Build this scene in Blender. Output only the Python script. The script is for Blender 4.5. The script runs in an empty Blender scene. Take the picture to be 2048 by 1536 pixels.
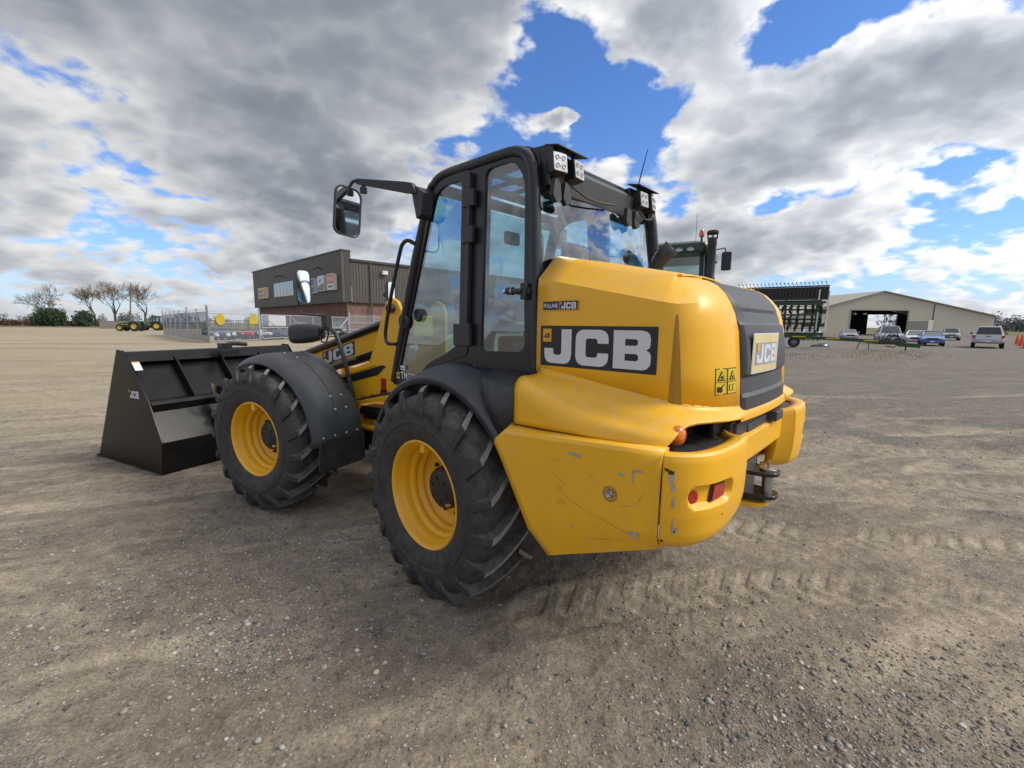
import bpy, bmesh, math, random
import numpy as np
from mathutils import Vector, Matrix
from mathutils.geometry import tessellate_polygon
from mathutils.bvhtree import BVHTree

R_ = math.radians
sc = bpy.context.scene
COL = sc.collection

# ------------------------------------------------------------------ camera
FPX, HZ, ROLL = 870.0, 649.0, R_(0.5)
CAMZ = 1.728
pitch = math.atan((768 - HZ) / FPX)
fw = Vector((0, math.cos(pitch), -math.sin(pitch)))
up0 = Vector((0, math.sin(pitch), math.cos(pitch)))
rt0 = Vector((1, 0, 0))
rt = rt0 * math.cos(ROLL) + up0 * math.sin(ROLL)
upv = -rt0 * math.sin(ROLL) + up0 * math.cos(ROLL)
cd = bpy.data.cameras.new('camera')
cd.sensor_width = 36.0
cd.lens = FPX / 2048 * 36
cd.clip_start = 0.05
cd.clip_end = 8000
cam = bpy.data.objects.new('camera', cd)
COL.objects.link(cam)
m = Matrix((rt, upv, -fw)).transposed().to_4x4()
m.translation = (0, 0, CAMZ)
cam.matrix_world = m
sc.camera = cam

# ------------------------------------------------------------------ exposure
vs = sc.view_settings
vs.view_transform = 'Standard'
vs.look = 'None'
vs.gamma = 1.0
vs.exposure = 1.08
vs.use_curve_mapping = False

# ------------------------------------------------------------------ world and sun
SUN_AZ = R_(99)       # clockwise from +Y: to the right of the view, ahead
SUN_EL = R_(42)
SUN_DIR = Vector((math.sin(SUN_AZ) * math.cos(SUN_EL), math.cos(SUN_AZ) * math.cos(SUN_EL), math.sin(SUN_EL)))
world = bpy.data.worlds.new('World')
sc.world = world
world.use_nodes = True


class NT:
    """small node-tree writer"""
    def __init__(s, tree):
        s.t = tree; s.n = tree.nodes; s.l = tree.links
    def node(s, typ, **kw):
        n = s.n.new(typ)
        for k, v in kw.items():
            if k == 'ins':
                for i, val in v.items():
                    s.set(n.inputs[i], val)
            else:
                setattr(n, k, v)
        return n
    def set(s, sock, val):
        if isinstance(val, bpy.types.NodeSocket):
            s.l.new(val, sock)
        elif isinstance(val, (tuple, list)) and len(val) == 3 and sock.type == 'RGBA':
            sock.default_value = (*val, 1)
        else:
            sock.default_value = val
    def math(s, op, a, b=0.0, c=None, clamp=False):
        n = s.n.new('ShaderNodeMath'); n.operation = op; n.use_clamp = clamp
        s.set(n.inputs[0], a); s.set(n.inputs[1], b)
        if c is not None: s.set(n.inputs[2], c)
        return n.outputs[0]
    def vmath(s, op, a, b=(0, 0, 0), scale=None):
        n = s.n.new('ShaderNodeVectorMath'); n.operation = op
        s.set(n.inputs[0], a)
        if op != 'SCALE' and op != 'LENGTH' and op != 'NORMALIZE': s.set(n.inputs[1], b)
        if scale is not None: s.set(n.inputs['Scale'], scale)
        return n.outputs['Value'] if op in ('LENGTH', 'DOT_PRODUCT', 'DISTANCE') else n.outputs[0]
    def noise(s, vec, scale, detail=4.0, rough=0.5, dist=0.0, dim='3D', lac=2.0):
        n = s.n.new('ShaderNodeTexNoise'); n.noise_dimensions = dim
        if vec is not None: s.l.new(vec, n.inputs['Vector'])
        n.inputs['Scale'].default_value = scale; n.inputs['Detail'].default_value = detail
        n.inputs['Roughness'].default_value = rough; n.inputs['Distortion'].default_value = dist
        n.inputs['Lacunarity'].default_value = lac
        return n.outputs['Fac']
    def ramp(s, fac, stops, interp='LINEAR'):
        n = s.n.new('ShaderNodeValToRGB'); s.set(n.inputs[0], fac)
        cr = n.color_ramp; cr.interpolation = interp
        while len(cr.elements) < len(stops): cr.elements.new(0.5)
        for e, (p, c) in zip(cr.elements, stops):
            e.position = p
            e.color = (c, c, c, 1) if isinstance(c, (int, float)) else (*c, 1)
        return n.outputs[0]
    def mapr(s, v, a, b, c=0.0, d=1.0, smooth=False):
        n = s.n.new('ShaderNodeMapRange'); n.clamp = True
        n.interpolation_type = 'SMOOTHSTEP' if smooth else 'LINEAR'
        s.set(n.inputs[0], v)
        for i, x in zip((1, 2, 3, 4), (a, b, c, d)): s.set(n.inputs[i], x)
        return n.outputs[0]
    def mix(s, fac, a, b, mode='MIX'):
        n = s.n.new('ShaderNodeMix'); n.data_type = 'RGBA'; n.blend_type = mode
        s.set(n.inputs[0], fac); s.set(n.inputs[6], a); s.set(n.inputs[7], b)
        return n.outputs[2]
    def sep(s, v):
        n = s.n.new('ShaderNodeSeparateXYZ'); s.l.new(v, n.inputs[0]); return n.outputs
    def comb(s, x, y, z):
        n = s.n.new('ShaderNodeCombineXYZ')
        for i, q in enumerate((x, y, z)): s.set(n.inputs[i], q)
        return n.outputs[0]


def build_world():
    W = NT(world.node_tree)
    W.n.clear()
    out = W.node('ShaderNodeOutputWorld')
    bg = W.node('ShaderNodeBackground')
    bg.inputs['Strength'].default_value = 0.1
    W.l.new(bg.outputs[0], out.inputs[0])
    sky = W.node('ShaderNodeTexSky', sky_type='NISHITA', sun_disc=False, sun_elevation=SUN_EL,
                 sun_rotation=SUN_AZ, altitude=200, air_density=1.0, dust_density=0.3, ozone_density=2.2)
    tc = W.node('ShaderNodeTexCoord').outputs['Generated']
    d = W.vmath('NORMALIZE', tc)
    x, y, z = W.sep(d)
    zc = W.math('MAXIMUM', z, 0.0)
    inv = W.math('DIVIDE', 1.0, W.math('ADD', zc, DECK))
    p = W.comb(W.math('MULTIPLY', x, inv), W.math('MULTIPLY', y, inv), W.math('MULTIPLY', zc, 0.55))   # point on the cloud deck
    # the deck: broad fields of cloud with broken, billowing edges
    wn = W.node('ShaderNodeTexNoise'); W.l.new(p, wn.inputs['Vector']); wn.inputs['Scale'].default_value = 3.2; wn.inputs['Detail'].default_value = 5; wn.inputs['Roughness'].default_value = .6
    pw = W.vmath('ADD', p, W.vmath('SCALE', W.vmath('SUBTRACT', wn.outputs['Color'], (.5, .5, .5)), scale=.34))
    fld = None
    for (bx, by, sg, am) in CLOUD_BLOBS:
        sx, sy, _ = W.sep(pw)
        dx = W.math('DIVIDE', W.math('SUBTRACT', sx, bx), sg); dy = W.math('DIVIDE', W.math('SUBTRACT', sy, by), sg)
        q = W.math('ADD', W.math('MULTIPLY', dx, dx), W.math('MULTIPLY', dy, dy))
        t = W.math('MULTIPLY', W.math('EXPONENT', W.math('MULTIPLY', q, -1.0)), am)
        fld = t if fld is None else W.math('ADD', fld, t)
    def puff(pv, scale):
        return W.math('ABSOLUTE', W.math('SUBTRACT', W.noise(pv, scale, 1.0, .5), .5))
    def dens(pv, fine=False):
        a = W.noise(pv, 1.75, 4, 0.5, 0.15)
        b = W.math('ADD', puff(pv, 5.2), W.math('MULTIPLY', puff(pv, 11.5), .38))
        s = W.math('ADD', a, W.math('MULTIPLY', b, .60))
        e = W.math('ADD', s, W.math('MULTIPLY', W.math('SUBTRACT', W.noise(pv, 25.0, 4, .6), .5), .16)) if fine else s
        return s, e
    s0, e0 = dens(p, True)
    d0 = W.math('ADD', s0, fld)
    p2 = W.vmath('ADD', p, (SUN_DIR.x * 0.09, SUN_DIR.y * 0.09, 0.05))
    d1 = W.math('ADD', dens(p2)[0], fld)
    rel = W.math('SUBTRACT', W.math('ADD', e0, fld), d1)                       # above zero where the cloud faces the sun
    cover = W.mapr(W.math('ADD', e0, fld), COVER[0], COVER[1], 0, 1, True)
    thick = W.mapr(W.math('ADD', W.math('MULTIPLY', d0, .65), W.math('MULTIPLY', W.math('ADD', e0, fld), .35)), COVER[0] + .02, COVER[0] + .36, 0.0, 1.0)
    lit = W.mapr(rel, -0.11, 0.15, 0.0, 1.0)
    sundot = W.vmath('DOT_PRODUCT', d, tuple(SUN_DIR))
    near_sun = W.mapr(sundot, 0.0, 1.0, 0.0, 1.0, True)
    bright = W.math('ADD', W.math('MULTIPLY', W.math('SUBTRACT', 1.0, thick), 0.60), W.math('MULTIPLY', lit, 0.40))
    ccol = W.ramp(bright, CLOUD_RAMP)
    gain = W.math('ADD', CLOUD_GAIN, W.math('MULTIPLY', near_sun, CLOUD_SUN_GAIN))
    ccol = W.vmath('SCALE', ccol, scale=gain)
    skyc = W.vmath('MULTIPLY', sky.outputs[0], SKY_TINT)
    hz = W.math('POWER', W.math('SUBTRACT', 1.0, zc), 9.0)   # pale haze over the horizon
    skyc = W.mix(W.math('MULTIPLY', hz, 0.6), skyc, HORIZON_COL)
    col = W.mix(cover, skyc, ccol)
    col = W.mix(W.math('MULTIPLY', W.math('POWER', W.math('SUBTRACT', 1.0, zc), 22.0), 0.6), col, HORIZON_COL)
    W.l.new(col, bg.inputs['Color'])


# cloud deck: (x, y) on the deck plane, radius, amount
DECK = 0.35
COVER = (0.455, 0.56)
SKY_TINT = (0.42, 0.60, 0.86)
CLOUD_BLOBS = [(-0.515, 1.037, 0.423, 0.2), (0.075, 1.004, 0.102, -0.34), (0.257, 1.204, 0.144, -0.36), (-0.008, 1.361, 0.093, -0.26), (0.083, 1.179, 0.059, 0.4), (0.315, 0.93, 0.11, 0.22), (0.581, 0.913, 0.093, -0.32), (0.73, 0.813, 0.085, -0.2), (0.805, 1.129, 0.186, 0.26), (0.93, 0.93, 0.169, 0.26), (1.129, 1.129, 0.076, -0.22), (0.847, 1.461, 0.085, -0.2), (-0.382, 1.768, 0.135, -0.16)]
CLOUD_RAMP = [(0.0, (0.25, 0.28, 0.33)), (0.25, (0.36, 0.395, 0.45)), (0.48, (0.58, 0.605, 0.65)), (0.70, (0.92, 0.925, 0.93)), (1.0, (1.30, 1.27, 1.20))]
CLOUD_GAIN = 3.9
CLOUD_SUN_GAIN = 3.3
HORIZON_COL = (2.9, 3.1, 3.4)
build_world()

sd = bpy.data.lights.new('sun', 'SUN')
sd.energy = 1.4
sd.angle = R_(20)
sd.color = (1.0, 0.95, 0.87)
sun = bpy.data.objects.new('sun', sd)
COL.objects.link(sun)
sun.rotation_euler = (-SUN_DIR).to_track_quat('-Z', 'Y').to_euler()
sun.location = (0, 0, 60)
# ------------------------------------------------------------------ materials
MATS = {}
def nmat(name):
    mt = bpy.data.materials.new(name); mt.use_nodes = True
    N = NT(mt.node_tree)
    bs = mt.node_tree.nodes['Principled BSDF']
    MATS[name] = mt
    return mt, N, bs

def simple(name, col, rough=0.5, metal=0.0, var=0.12, vscale=6.0, bump=0.0, bscale=60.0, coat=0.0, spec=0.5, dust=0.0, dustcol=(0.30, 0.25, 0.19)):
    """paint, plastic or metal with mottling, fine relief and dust that gathers on upward faces"""
    mt, N, bs = nmat(name)
    co = N.node('ShaderNodeTexCoord').outputs['Object']
    n1 = N.noise(co, vscale, 5, 0.6)
    f = N.mapr(n1, 0.25, 0.75, 1 - var, 1 + var)
    c = N.vmath('SCALE', N.mix(0.0, col, col), scale=f)
    if dust > 0:
        nz = N.sep(N.node('ShaderNodeNewGeometry').outputs['Normal'])[2]
        n2 = N.noise(co, vscale * 2.3, 7, 0.7)
        k = N.math('MULTIPLY', N.mapr(n2, 0.35, 0.75), N.math('ADD', 0.45, N.math('MULTIPLY', N.math('MAXIMUM', nz, 0.0), 0.9)))
        k = N.math('MULTIPLY', k, dust, clamp=True)
        c = N.mix(k, c, dustcol)
        N.l.new(N.math('ADD', rough, N.math('MULTIPLY', k, 0.4), clamp=True), bs.inputs['Roughness'])
    else:
        N.l.new(N.mapr(n1, 0.2, 0.8, max(rough - 0.07, 0.02), min(rough + 0.07, 1)), bs.inputs['Roughness'])
    N.l.new(c, bs.inputs['Base Color'])
    bs.inputs['Metallic'].default_value = metal
    bs.inputs['Specular IOR Level'].default_value = spec
    bs.inputs['Coat Weight'].default_value = coat
    bs.inputs['Coat Roughness'].default_value = 0.08
    if bump > 0:
        b = N.node('ShaderNodeBump'); b.inputs['Strength'].default_value = bump; b.inputs['Distance'].default_value = 0.004
        N.l.new(N.noise(co, bscale, 4, 0.6), b.inputs['Height']); N.l.new(b.outputs[0], bs.inputs['Normal'])
    return mt

def yellow_paint(name='yellow_paint', streak=1.0):
    mt, N, bs = nmat(name)
    tc = N.node('ShaderNodeTexCoord'); co = tc.outputs['Object']
    x, y, z = N.sep(co)
    n1 = N.noise(co, 3.0, 4, 0.55)
    c = N.mix(n1, (0.82, 0.415, 0.005), (0.89, 0.465, 0.008))
    # water-run streaks of dried dust below upper edges
    v = N.comb(N.math('MULTIPLY', x, 26.0), N.math('MULTIPLY', y, 26.0), N.math('MULTIPLY', z, 3.0))
    st = N.mapr(N.noise(v, 1.0, 5, 0.65), 0.45, 0.72)
    patch = N.mapr(N.noise(co, 2.2, 4, 0.6), 0.48, 0.66)
    nz = N.sep(N.node('ShaderNodeNewGeometry').outputs['Normal'])[2]
    upf = N.mapr(nz, 0.10, 0.75)
    k = N.math('MULTIPLY', N.math('MULTIPLY', st, N.math('ADD', N.math('MULTIPLY', upf, 0.95), N.math('MULTIPLY', patch, 0.16))), 0.42 * streak, clamp=True)
    c = N.mix(k, c, (0.62, 0.47, 0.24))
    # faint scuffs
    sc_ = N.mapr(N.noise(co, 42.0, 6, 0.75), 0.66, 0.74)
    c = N.mix(N.math('MULTIPLY', sc_, 0.10), c, (0.30, 0.20, 0.07))
    # long fine scratches, road film and mud flecks thrown up from below
    v2 = N.comb(N.math('ADD', N.math('MULTIPLY', x, 3.0), N.math('MULTIPLY', z, 5.0)), N.math('MULTIPLY', y, 6.0), N.math('SUBTRACT', N.math('MULTIPLY', z, 60.0), N.math('MULTIPLY', x, 34.0)))
    scr = N.math('MULTIPLY', N.mapr(N.noise(v2, 1.0, 3, .6), .66, .72), N.mapr(N.noise(co, 3.1, 3, .5), .50, .66))
    c = N.mix(N.math('MULTIPLY', scr, .28), c, (0.42, 0.27, 0.08))
    low = N.mapr(z, 1.25, .60)
    film = N.math('MULTIPLY', N.mapr(N.noise(co, 6.5, 7, .72), .42, .72), N.math('MULTIPLY', low, .26))
    c = N.mix(film, c, (0.36, 0.27, 0.15))
    spk = N.math('MULTIPLY', N.mapr(N.noise(co, 105.0, 3, .7), .69, .74), N.math('MULTIPLY', low, .75))
    c = N.mix(spk, c, (0.16, 0.115, 0.07))
    N.l.new(c, bs.inputs['Base Color'])
    N.l.new(N.math('ADD', 0.42, N.math('MULTIPLY', k, 0.45)), bs.inputs['Roughness'])
    bs.inputs['Coat Weight'].default_value = 0.22
    bs.inputs['Coat Roughness'].default_value = 0.28
    b = N.node('ShaderNodeBump'); b.inputs['Strength'].default_value = 0.05; b.inputs['Distance'].default_value = 0.003
    N.l.new(N.noise(co, 140.0, 3, 0.5), b.inputs['Height']); N.l.new(b.outputs[0], bs.inputs['Normal'])
    return mt

def glass(name, tint, refl=1.0, body=0.0):
    mt, N, bs = nmat(name)
    N.n.remove(bs)
    out = N.n['Material Output']
    tr = N.node('ShaderNodeBsdfTransparent', ins={'Color': tint})
    gl = N.node('ShaderNodeBsdfGlossy', ins={'Color': (0.95, 0.97, 1.0), 'Roughness': 0.01})
    lw = N.node('ShaderNodeLayerWeight', ins={'Blend': .5})
    f = N.math('ADD', N.math('MULTIPLY', N.math('POWER', lw.outputs['Facing'], 4.0), .9), 0.085 * refl, clamp=True)
    mx = N.node('ShaderNodeMixShader'); N.l.new(f, mx.inputs[0])
    N.l.new(tr.outputs[0], mx.inputs[1]); N.l.new(gl.outputs[0], mx.inputs[2])
    N.l.new(mx.outputs[0], out.inputs[0])
    return mt

yellow_paint()
simple('yellow_rim', (0.86, 0.44, 0.008), 0.42, var=0.10, vscale=5, dust=0.12, coat=0.15)
simple('yellow_shaded_slit', (0.38, 0.19, 0.008), 0.6)  # body yellow with the shade of recesses put into the colour
simple('black_paint', (0.009, 0.009, 0.010), 0.20, var=0.2, vscale=3, dust=0.03, coat=0.3, bump=0.05, bscale=5)
simple('black_plastic', (0.022, 0.023, 0.026), 0.48, var=0.15, vscale=8, dust=0.14, bump=0.10, bscale=220)
simple('grey_plastic', (0.045, 0.047, 0.053), 0.50, var=0.12, vscale=7, dust=0.10, bump=0.08, bscale=220)
simple('cab_black', (0.013, 0.013, 0.016), 0.30, var=0.15, vscale=6, dust=0.06)
simple('bucket_paint', (0.006, 0.006, 0.0065), 0.26, spec=.22, var=0.25, vscale=2.5, dust=0.04, bump=0.06, bscale=4)
simple('rubber', (0.019, 0.019, 0.021), 0.62, var=0.30, vscale=9, dust=0.62, dustcol=(0.19, 0.168, 0.142), bump=0.15, bscale=70)
simple('worn_rubber', (0.21, 0.195, 0.175), 0.9, var=0.35, vscale=30, bump=0.4, bscale=160)
simple('dark_hub', (0.016, 0.016, 0.017), 0.5, var=0.3, vscale=18, dust=0.12)
simple('steel', (0.42, 0.42, 0.42), 0.35, metal=0.9, var=0.15, vscale=15)
simple('galvanised', (0.42, 0.44, 0.47), 0.5, metal=0.45, var=0.15, vscale=9)
simple('chrome', (0.8, 0.8, 0.8), 0.12, metal=1.0, var=0.02)
simple('mirror', (0.86, 0.88, 0.90), 0.015, metal=1.0, var=0.01)
simple('white_decal', (0.66, 0.66, 0.70), 0.45, var=0.04)
simple('black_decal', (0.016, 0.016, 0.019), 0.35, var=0.08)
simple('yellow_decal', (0.72, 0.37, 0.02), 0.45, var=0.05)
simple('warn_yellow', (0.62, 0.46, 0.015), 0.45, var=0.05)
simple('badge_sheen', (0.74, 0.60, 0.30), 0.3, var=0.12, vscale=5)
simple('grey_decal', (0.32, 0.33, 0.36), 0.4, var=0.05)
simple('red_reflector', (0.42, 0.015, 0.015), 0.25, var=0.25, vscale=40, coat=0.5)
simple('red_lens', (0.45, 0.02, 0.01), 0.12, var=0.15, vscale=30, coat=0.8)
simple('amber_lens', (0.62, 0.15, 0.01), 0.10, var=0.25, vscale=30, coat=0.8)
simple('lamp_lens', (0.44, 0.45, 0.46), 0.2, var=0.1, vscale=80, coat=0.6)
simple('paint_chip', (0.34, 0.35, 0.30), 0.7, var=0.2, vscale=40)
simple('scuff_mark', (0.40, 0.24, 0.05), 0.7, var=0.2, vscale=30)
simple('dark_chip', (0.05, 0.04, 0.03), 0.8, var=0.3, vscale=40)
simple('seat_cloth', (0.05, 0.052, 0.06), 0.9, var=0.15, vscale=30)
simple('interior_grey', (0.11, 0.115, 0.125), 0.75, var=0.1, vscale=10)
glass('cab_glass', (0.46, 0.72, 0.80), 2.4)
glass('clear_glass', (0.75, 0.82, 0.82), 1.0)

# ------------------------------------------------------------------ mesh helpers
def spline(pts, n=5):
    """Catmull-Rom through the points"""
    P = [Vector(p) for p in pts]; P = [P[0] * 2 - P[1]] + P + [P[-1] * 2 - P[-2]]; out = []
    for i in range(1, len(P) - 2):
        a, b, c, d = P[i - 1:i + 3]
        for k in range(n):
            t = k / n; out.append(.5 * (2 * b + (c - a) * t + (2 * a - 5 * b + 4 * c - d) * t * t + (3 * b - a - 3 * c + d) * t ** 3))
    return out + [P[-2]]
class MB:
    def __init__(s): s.v = []; s.f = []; s.m = []
    def add(s, vs, fs, mat=0):
        o = len(s.v)
        s.v.extend([tuple(p) for p in vs]); s.f.extend([tuple(i + o for i in q) for q in fs]); s.m.extend([mat] * len(fs))
        return s
    def box(s, x0, x1, y0, y1, z0, z1, mat=0):
        x0, x1 = min(x0, x1), max(x0, x1); y0, y1 = min(y0, y1), max(y0, y1); z0, z1 = min(z0, z1), max(z0, z1)
        vs = [(x, y, z) for x in (x0, x1) for y in (y0, y1) for z in (z0, z1)]
        return s.add(vs, [(0, 1, 3, 2), (4, 6, 7, 5), (0, 4, 5, 1), (2, 3, 7, 6), (0, 2, 6, 4), (1, 5, 7, 3)], mat)
    def obox(s, c, size, mtx, mat=0):
        hx, hy, hz = [q / 2 for q in size]
        vs = [Vector(c) + mtx @ Vector((x, y, z)) for x in (-hx, hx) for y in (-hy, hy) for z in (-hz, hz)]
        return s.add(vs, [(0, 1, 3, 2), (4, 6, 7, 5), (0, 4, 5, 1), (2, 3, 7, 6), (0, 2, 6, 4), (1, 5, 7, 3)], mat)
    def prism(s, poly, axis, a, b, mat=0):
        """poly of 2-D points extruded along axis: 'y' -> (x,z), 'x' -> (y,z), 'z' -> (x,y)"""
        def P(p, t):
            return {'y': (p[0], t, p[1]), 'x': (t, p[0], p[1]), 'z': (p[0], p[1], t)}[axis]
        n = len(poly)
        vs = [P(p, a) for p in poly] + [P(p, b) for p in poly]
        fs = [(i, (i + 1) % n, n + (i + 1) % n, n + i) for i in range(n)] + [tuple(range(n - 1, -1, -1)), tuple(range(n, 2 * n))]
        return s.add(vs, fs, mat)
    def bar(s, a, b, w, h=None, mat=0, up=(0, 0, 1)):
        """square bar from a to b"""
        h = h or w
        a, b = Vector(a), Vector(b); d = (b - a).normalized(); u = Vector(up)
        if abs(d.dot(u)) > 0.98: u = Vector((1, 0, 0))
        sx = d.cross(u).normalized() * (w / 2); sy = sx.cross(d).normalized() * (h / 2)
        vs = [p + i * sx + j * sy for p in (a, b) for i, j in ((-1, -1), (1, -1), (1, 1), (-1, 1))]
        return s.add(vs, [(0, 1, 2, 3), (7, 6, 5, 4), (0, 4, 5, 1), (1, 5, 6, 2), (2, 6, 7, 3), (3, 7, 4, 0)], mat)
    def tube(s, pts, r, n=8, mat=0, cap=True):
        pts = [Vector(p) for p in pts]
        rr = r if isinstance(r, (list, tuple)) else [r] * len(pts)
        rings = []; prev = None
        for i, p in enumerate(pts):
            d = ((pts[min(i + 1, len(pts) - 1)] - p).normalized() + (p - pts[max(i - 1, 0)]).normalized())
            d = d.normalized() if d.length > 1e-6 else Vector((0, 0, 1))
            if prev is None:
                u = Vector((0, 0, 1)) if abs(d.z) < 0.9 else Vector((1, 0, 0))
            else: u = prev
            sx = d.cross(u).normalized(); sy = sx.cross(d).normalized(); prev = sy
            rings.append([p + rr[i] * (math.cos(t) * sx + math.sin(t) * sy) for t in [2 * math.pi * k / n for k in range(n)]])
        return s.loft(rings, True, mat, cap)
    def loft(s, rings, closed=True, mat=0, cap=False):
        n = len(rings[0]); o = []
        for r in rings: o.extend(r)
        fs = []
        for i in range(len(rings) - 1):
            for k in range(n if closed else n - 1):
                k2 = (k + 1) % n
                fs.append((i * n + k, i * n + k2, (i + 1) * n + k2, (i + 1) * n + k))
        if cap:
            fs.append(tuple(range(n - 1, -1, -1))); e = (len(rings) - 1) * n; fs.append(tuple(range(e, e + n)))
        return s.add(o, fs, mat)
    def lathe(s, prof, c, axis='y', n=48, mat=0, closed=False):
        """prof: (radius, offset along axis)"""
        rings = []
        for k in range(n):
            t = 2 * math.pi * k / n; cs, sn = math.cos(t), math.sin(t)
            ring = []
            for r, a in prof:
                if axis == 'y': p = (c[0] + r * cs, c[1] + a, c[2] + r * sn)
                elif axis == 'x': p = (c[0] + a, c[1] + r * cs, c[2] + r * sn)
                else: p = (c[0] + r * cs, c[1] + r * sn, c[2] + a)
                ring.append(p)
            rings.append(ring)
        npf = len(prof); vs = [p for r in rings for p in r]; fs = []
        for k in range(n):
            k2 = (k + 1) % n
            for j in range(npf if closed else npf - 1):
                j2 = (j + 1) % npf
                fs.append((k * npf + j, k2 * npf + j, k2 * npf + j2, k * npf + j2))
        return s.add(vs, fs, mat)
    def disc(s, c, r, axis='y', n=20, mat=0, h=0.01):
        return s.lathe([(0.0001, 0), (r, 0), (r, h), (0.0001, h)], c, axis, n, mat)
    def xf(s, M):
        s.v = [tuple(M @ Vector(p)) for p in s.v]; return s
    def mirror_y(s):
        s.v = [(x, -y, z) for x, y, z in s.v]; s.f = [tuple(reversed(q)) for q in s.f]; return s
    def islands(s):
        par = list(range(len(s.v)))
        def fd(i):
            while par[i] != i: par[i] = par[par[i]]; i = par[i]
            return i
        for q in s.f:
            for i in q[1:]: par[fd(i)] = fd(q[0])
        out = {}
        for q, mm in zip(s.f, s.m): out.setdefault(fd(q[0]), []).append((q, mm))
        res = []
        for fs in out.values():
            k = MB(); mp = {}
            for q, mm in fs:
                k.f.append(tuple(mp.setdefault(i, len(mp)) for i in q)); k.m.append(mm)
            k.v = [None] * len(mp)
            for i, j in mp.items(): k.v[j] = s.v[i]
            res.append(k)
        return res
    def build(s, name, mats, parent=None, bevel=0.0, smooth=38, recalc=True, solid=0.0, seg=2, sub=0):
        me = bpy.data.meshes.new(name)
        me.from_pydata(s.v, [], s.f)
        if isinstance(mats, str): mats = [mats]
        for q in mats: me.materials.append(MATS[q])
        if len(mats) > 1: me.polygons.foreach_set('material_index', s.m)
        if recalc:
            bm = bmesh.new(); bm.from_mesh(me)
            bmesh.ops.remove_doubles(bm, verts=bm.verts, dist=1e-5)
            bmesh.ops.recalc_face_normals(bm, faces=bm.faces); bm.to_mesh(me); bm.free()
        if smooth:
            me.shade_smooth(); me.set_sharp_from_angle(angle=R_(smooth))
        ob = bpy.data.objects.new(name, me); COL.objects.link(ob)
        if parent is not None: ob.parent = parent
        if solid:
            q = ob.modifiers.new('solid', 'SOLIDIFY'); q.thickness = solid; q.offset = -1
        if bevel:
            q = ob.modifiers.new('bevel', 'BEVEL'); q.width = bevel; q.segments = seg; q.limit_method = 'ANGLE'; q.angle_limit = R_(32); q.harden_normals = True
        return ob

def empty(name, loc=(0, 0, 0), rz=0.0, label=None, cat=None, group=None):
    o = bpy.data.objects.new(name, None); COL.objects.link(o)
    o.location = loc; o.rotation_euler = (0, 0, rz); o.empty_display_size = 0.2
    tag(o, label, cat, group)
    return o
def tag(o, label=None, cat=None, group=None, kind=None):
    if label: o['label'] = label
    if cat: o['category'] = cat
    if group: o['group'] = group
    if kind: o['kind'] = kind
    return o
def copy_tree(o, parent=None):
    c = o.copy(); COL.objects.link(c); c.parent = parent
    for ch in o.children: copy_tree(ch, c)
    return c
def arc(cx, cz, r, a0, a1, n):
    return [(cx + r * math.cos(R_(a0 + (a1 - a0) * i / n)), cz + r * math.sin(R_(a0 + (a1 - a0) * i / n))) for i in range(n + 1)]
def rrect(w, h, r, n=5):
    """rounded rectangle round the origin, counter-clockwise"""
    p = []
    for cx, cy, a in ((w / 2 - r, h / 2 - r, 0), (-w / 2 + r, h / 2 - r, 90), (-w / 2 + r, -h / 2 + r, 180), (w / 2 - r, -h / 2 + r, 270)):
        p += arc(cx, cy, r, a, a + 90, n)
    return p

# ------------------------------------------------------------------ flat lettering
def tess(loops):
    L = [[Vector((x, y, 0)) for x, y in lp] for lp in loops]
    tr = tessellate_polygon(L); flat = [p for lp in loops for p in lp]
    return flat, [tuple(t) for t in tr]
JL = [[(0.64, 1), (1, 1), (1, .30), (.97, .14), (.89, .04), (.76, 0), (.24, 0), (.10, .04), (.03, .13), (0, .28), (0, .44), (.34, .44), (.34, .33), (.37, .27), (.43, .25), (.55, .25), (.61, .27), (.64, .33)]]
CL = [[(1, .63), (1, .76), (.97, .88), (.89, .96), (.77, 1), (.23, 1), (.11, .96), (.03, .88), (0, .76), (0, .24), (.03, .12), (.11, .04), (.23, 0), (.77, 0), (.89, .04), (.97, .12), (1, .24), (1, .37), (.68, .37), (.68, .32), (.66, .26), (.60, .24), (.40, .24), (.34, .26), (.32, .32), (.32, .68), (.34, .74), (.40, .76), (.60, .76), (.66, .74), (.68, .68), (.68, .63)]]
BL = [[(0, 0), (.80, 0), (.91, .04), (.98, .12), (1, .22), (1, .36), (.97, .45), (.88, .51), (.96, .57), (.98, .66), (.98, .80), (.95, .91), (.88, .97), (.77, 1), (0, 1)],
      [(.32, .22), (.32, .40), (.62, .40), (.67, .37), (.68, .31), (.67, .25), (.62, .22)], [(.32, .61), (.32, .78), (.60, .78), (.65, .75), (.66, .695), (.65, .64), (.60, .61)]]
LETTER = {k: tess(v) for k, v in (('J', JL), ('C', CL), ('B', BL))}
def letters(mb, to3, u0, v0, w, h, mat):
    """the three block letters side by side in a w x h box; to3 maps (u, v) to a point"""
    lw = w * 0.305; gap = w * 0.0425
    for i, ch in enumerate('JCB'):
        flat, tr = LETTER[ch]; ox = u0 + i * (lw + gap); q = lw * (0.93 if ch == 'J' else 1)
        mb.add([to3(ox + (lw - q) + x * q, v0 + y * h) for x, y in flat], tr, mat)
def text_mesh(txt, size=1.0, bold=0.0, spacing=1.0):
    cu = bpy.data.curves.new('t', 'FONT'); cu.body = txt; cu.size = size; cu.offset = bold; cu.resolution_u = 3; cu.space_character = spacing
    ob = bpy.data.objects.new('t', cu); me = ob.to_mesh()
    vs = [(v.co.x, v.co.y) for v in me.vertices]; fs = [tuple(p.vertices) for p in me.polygons]
    ob.to_mesh_clear(); bpy.data.objects.remove(ob); bpy.data.curves.remove(cu)
    return vs, fs
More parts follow.
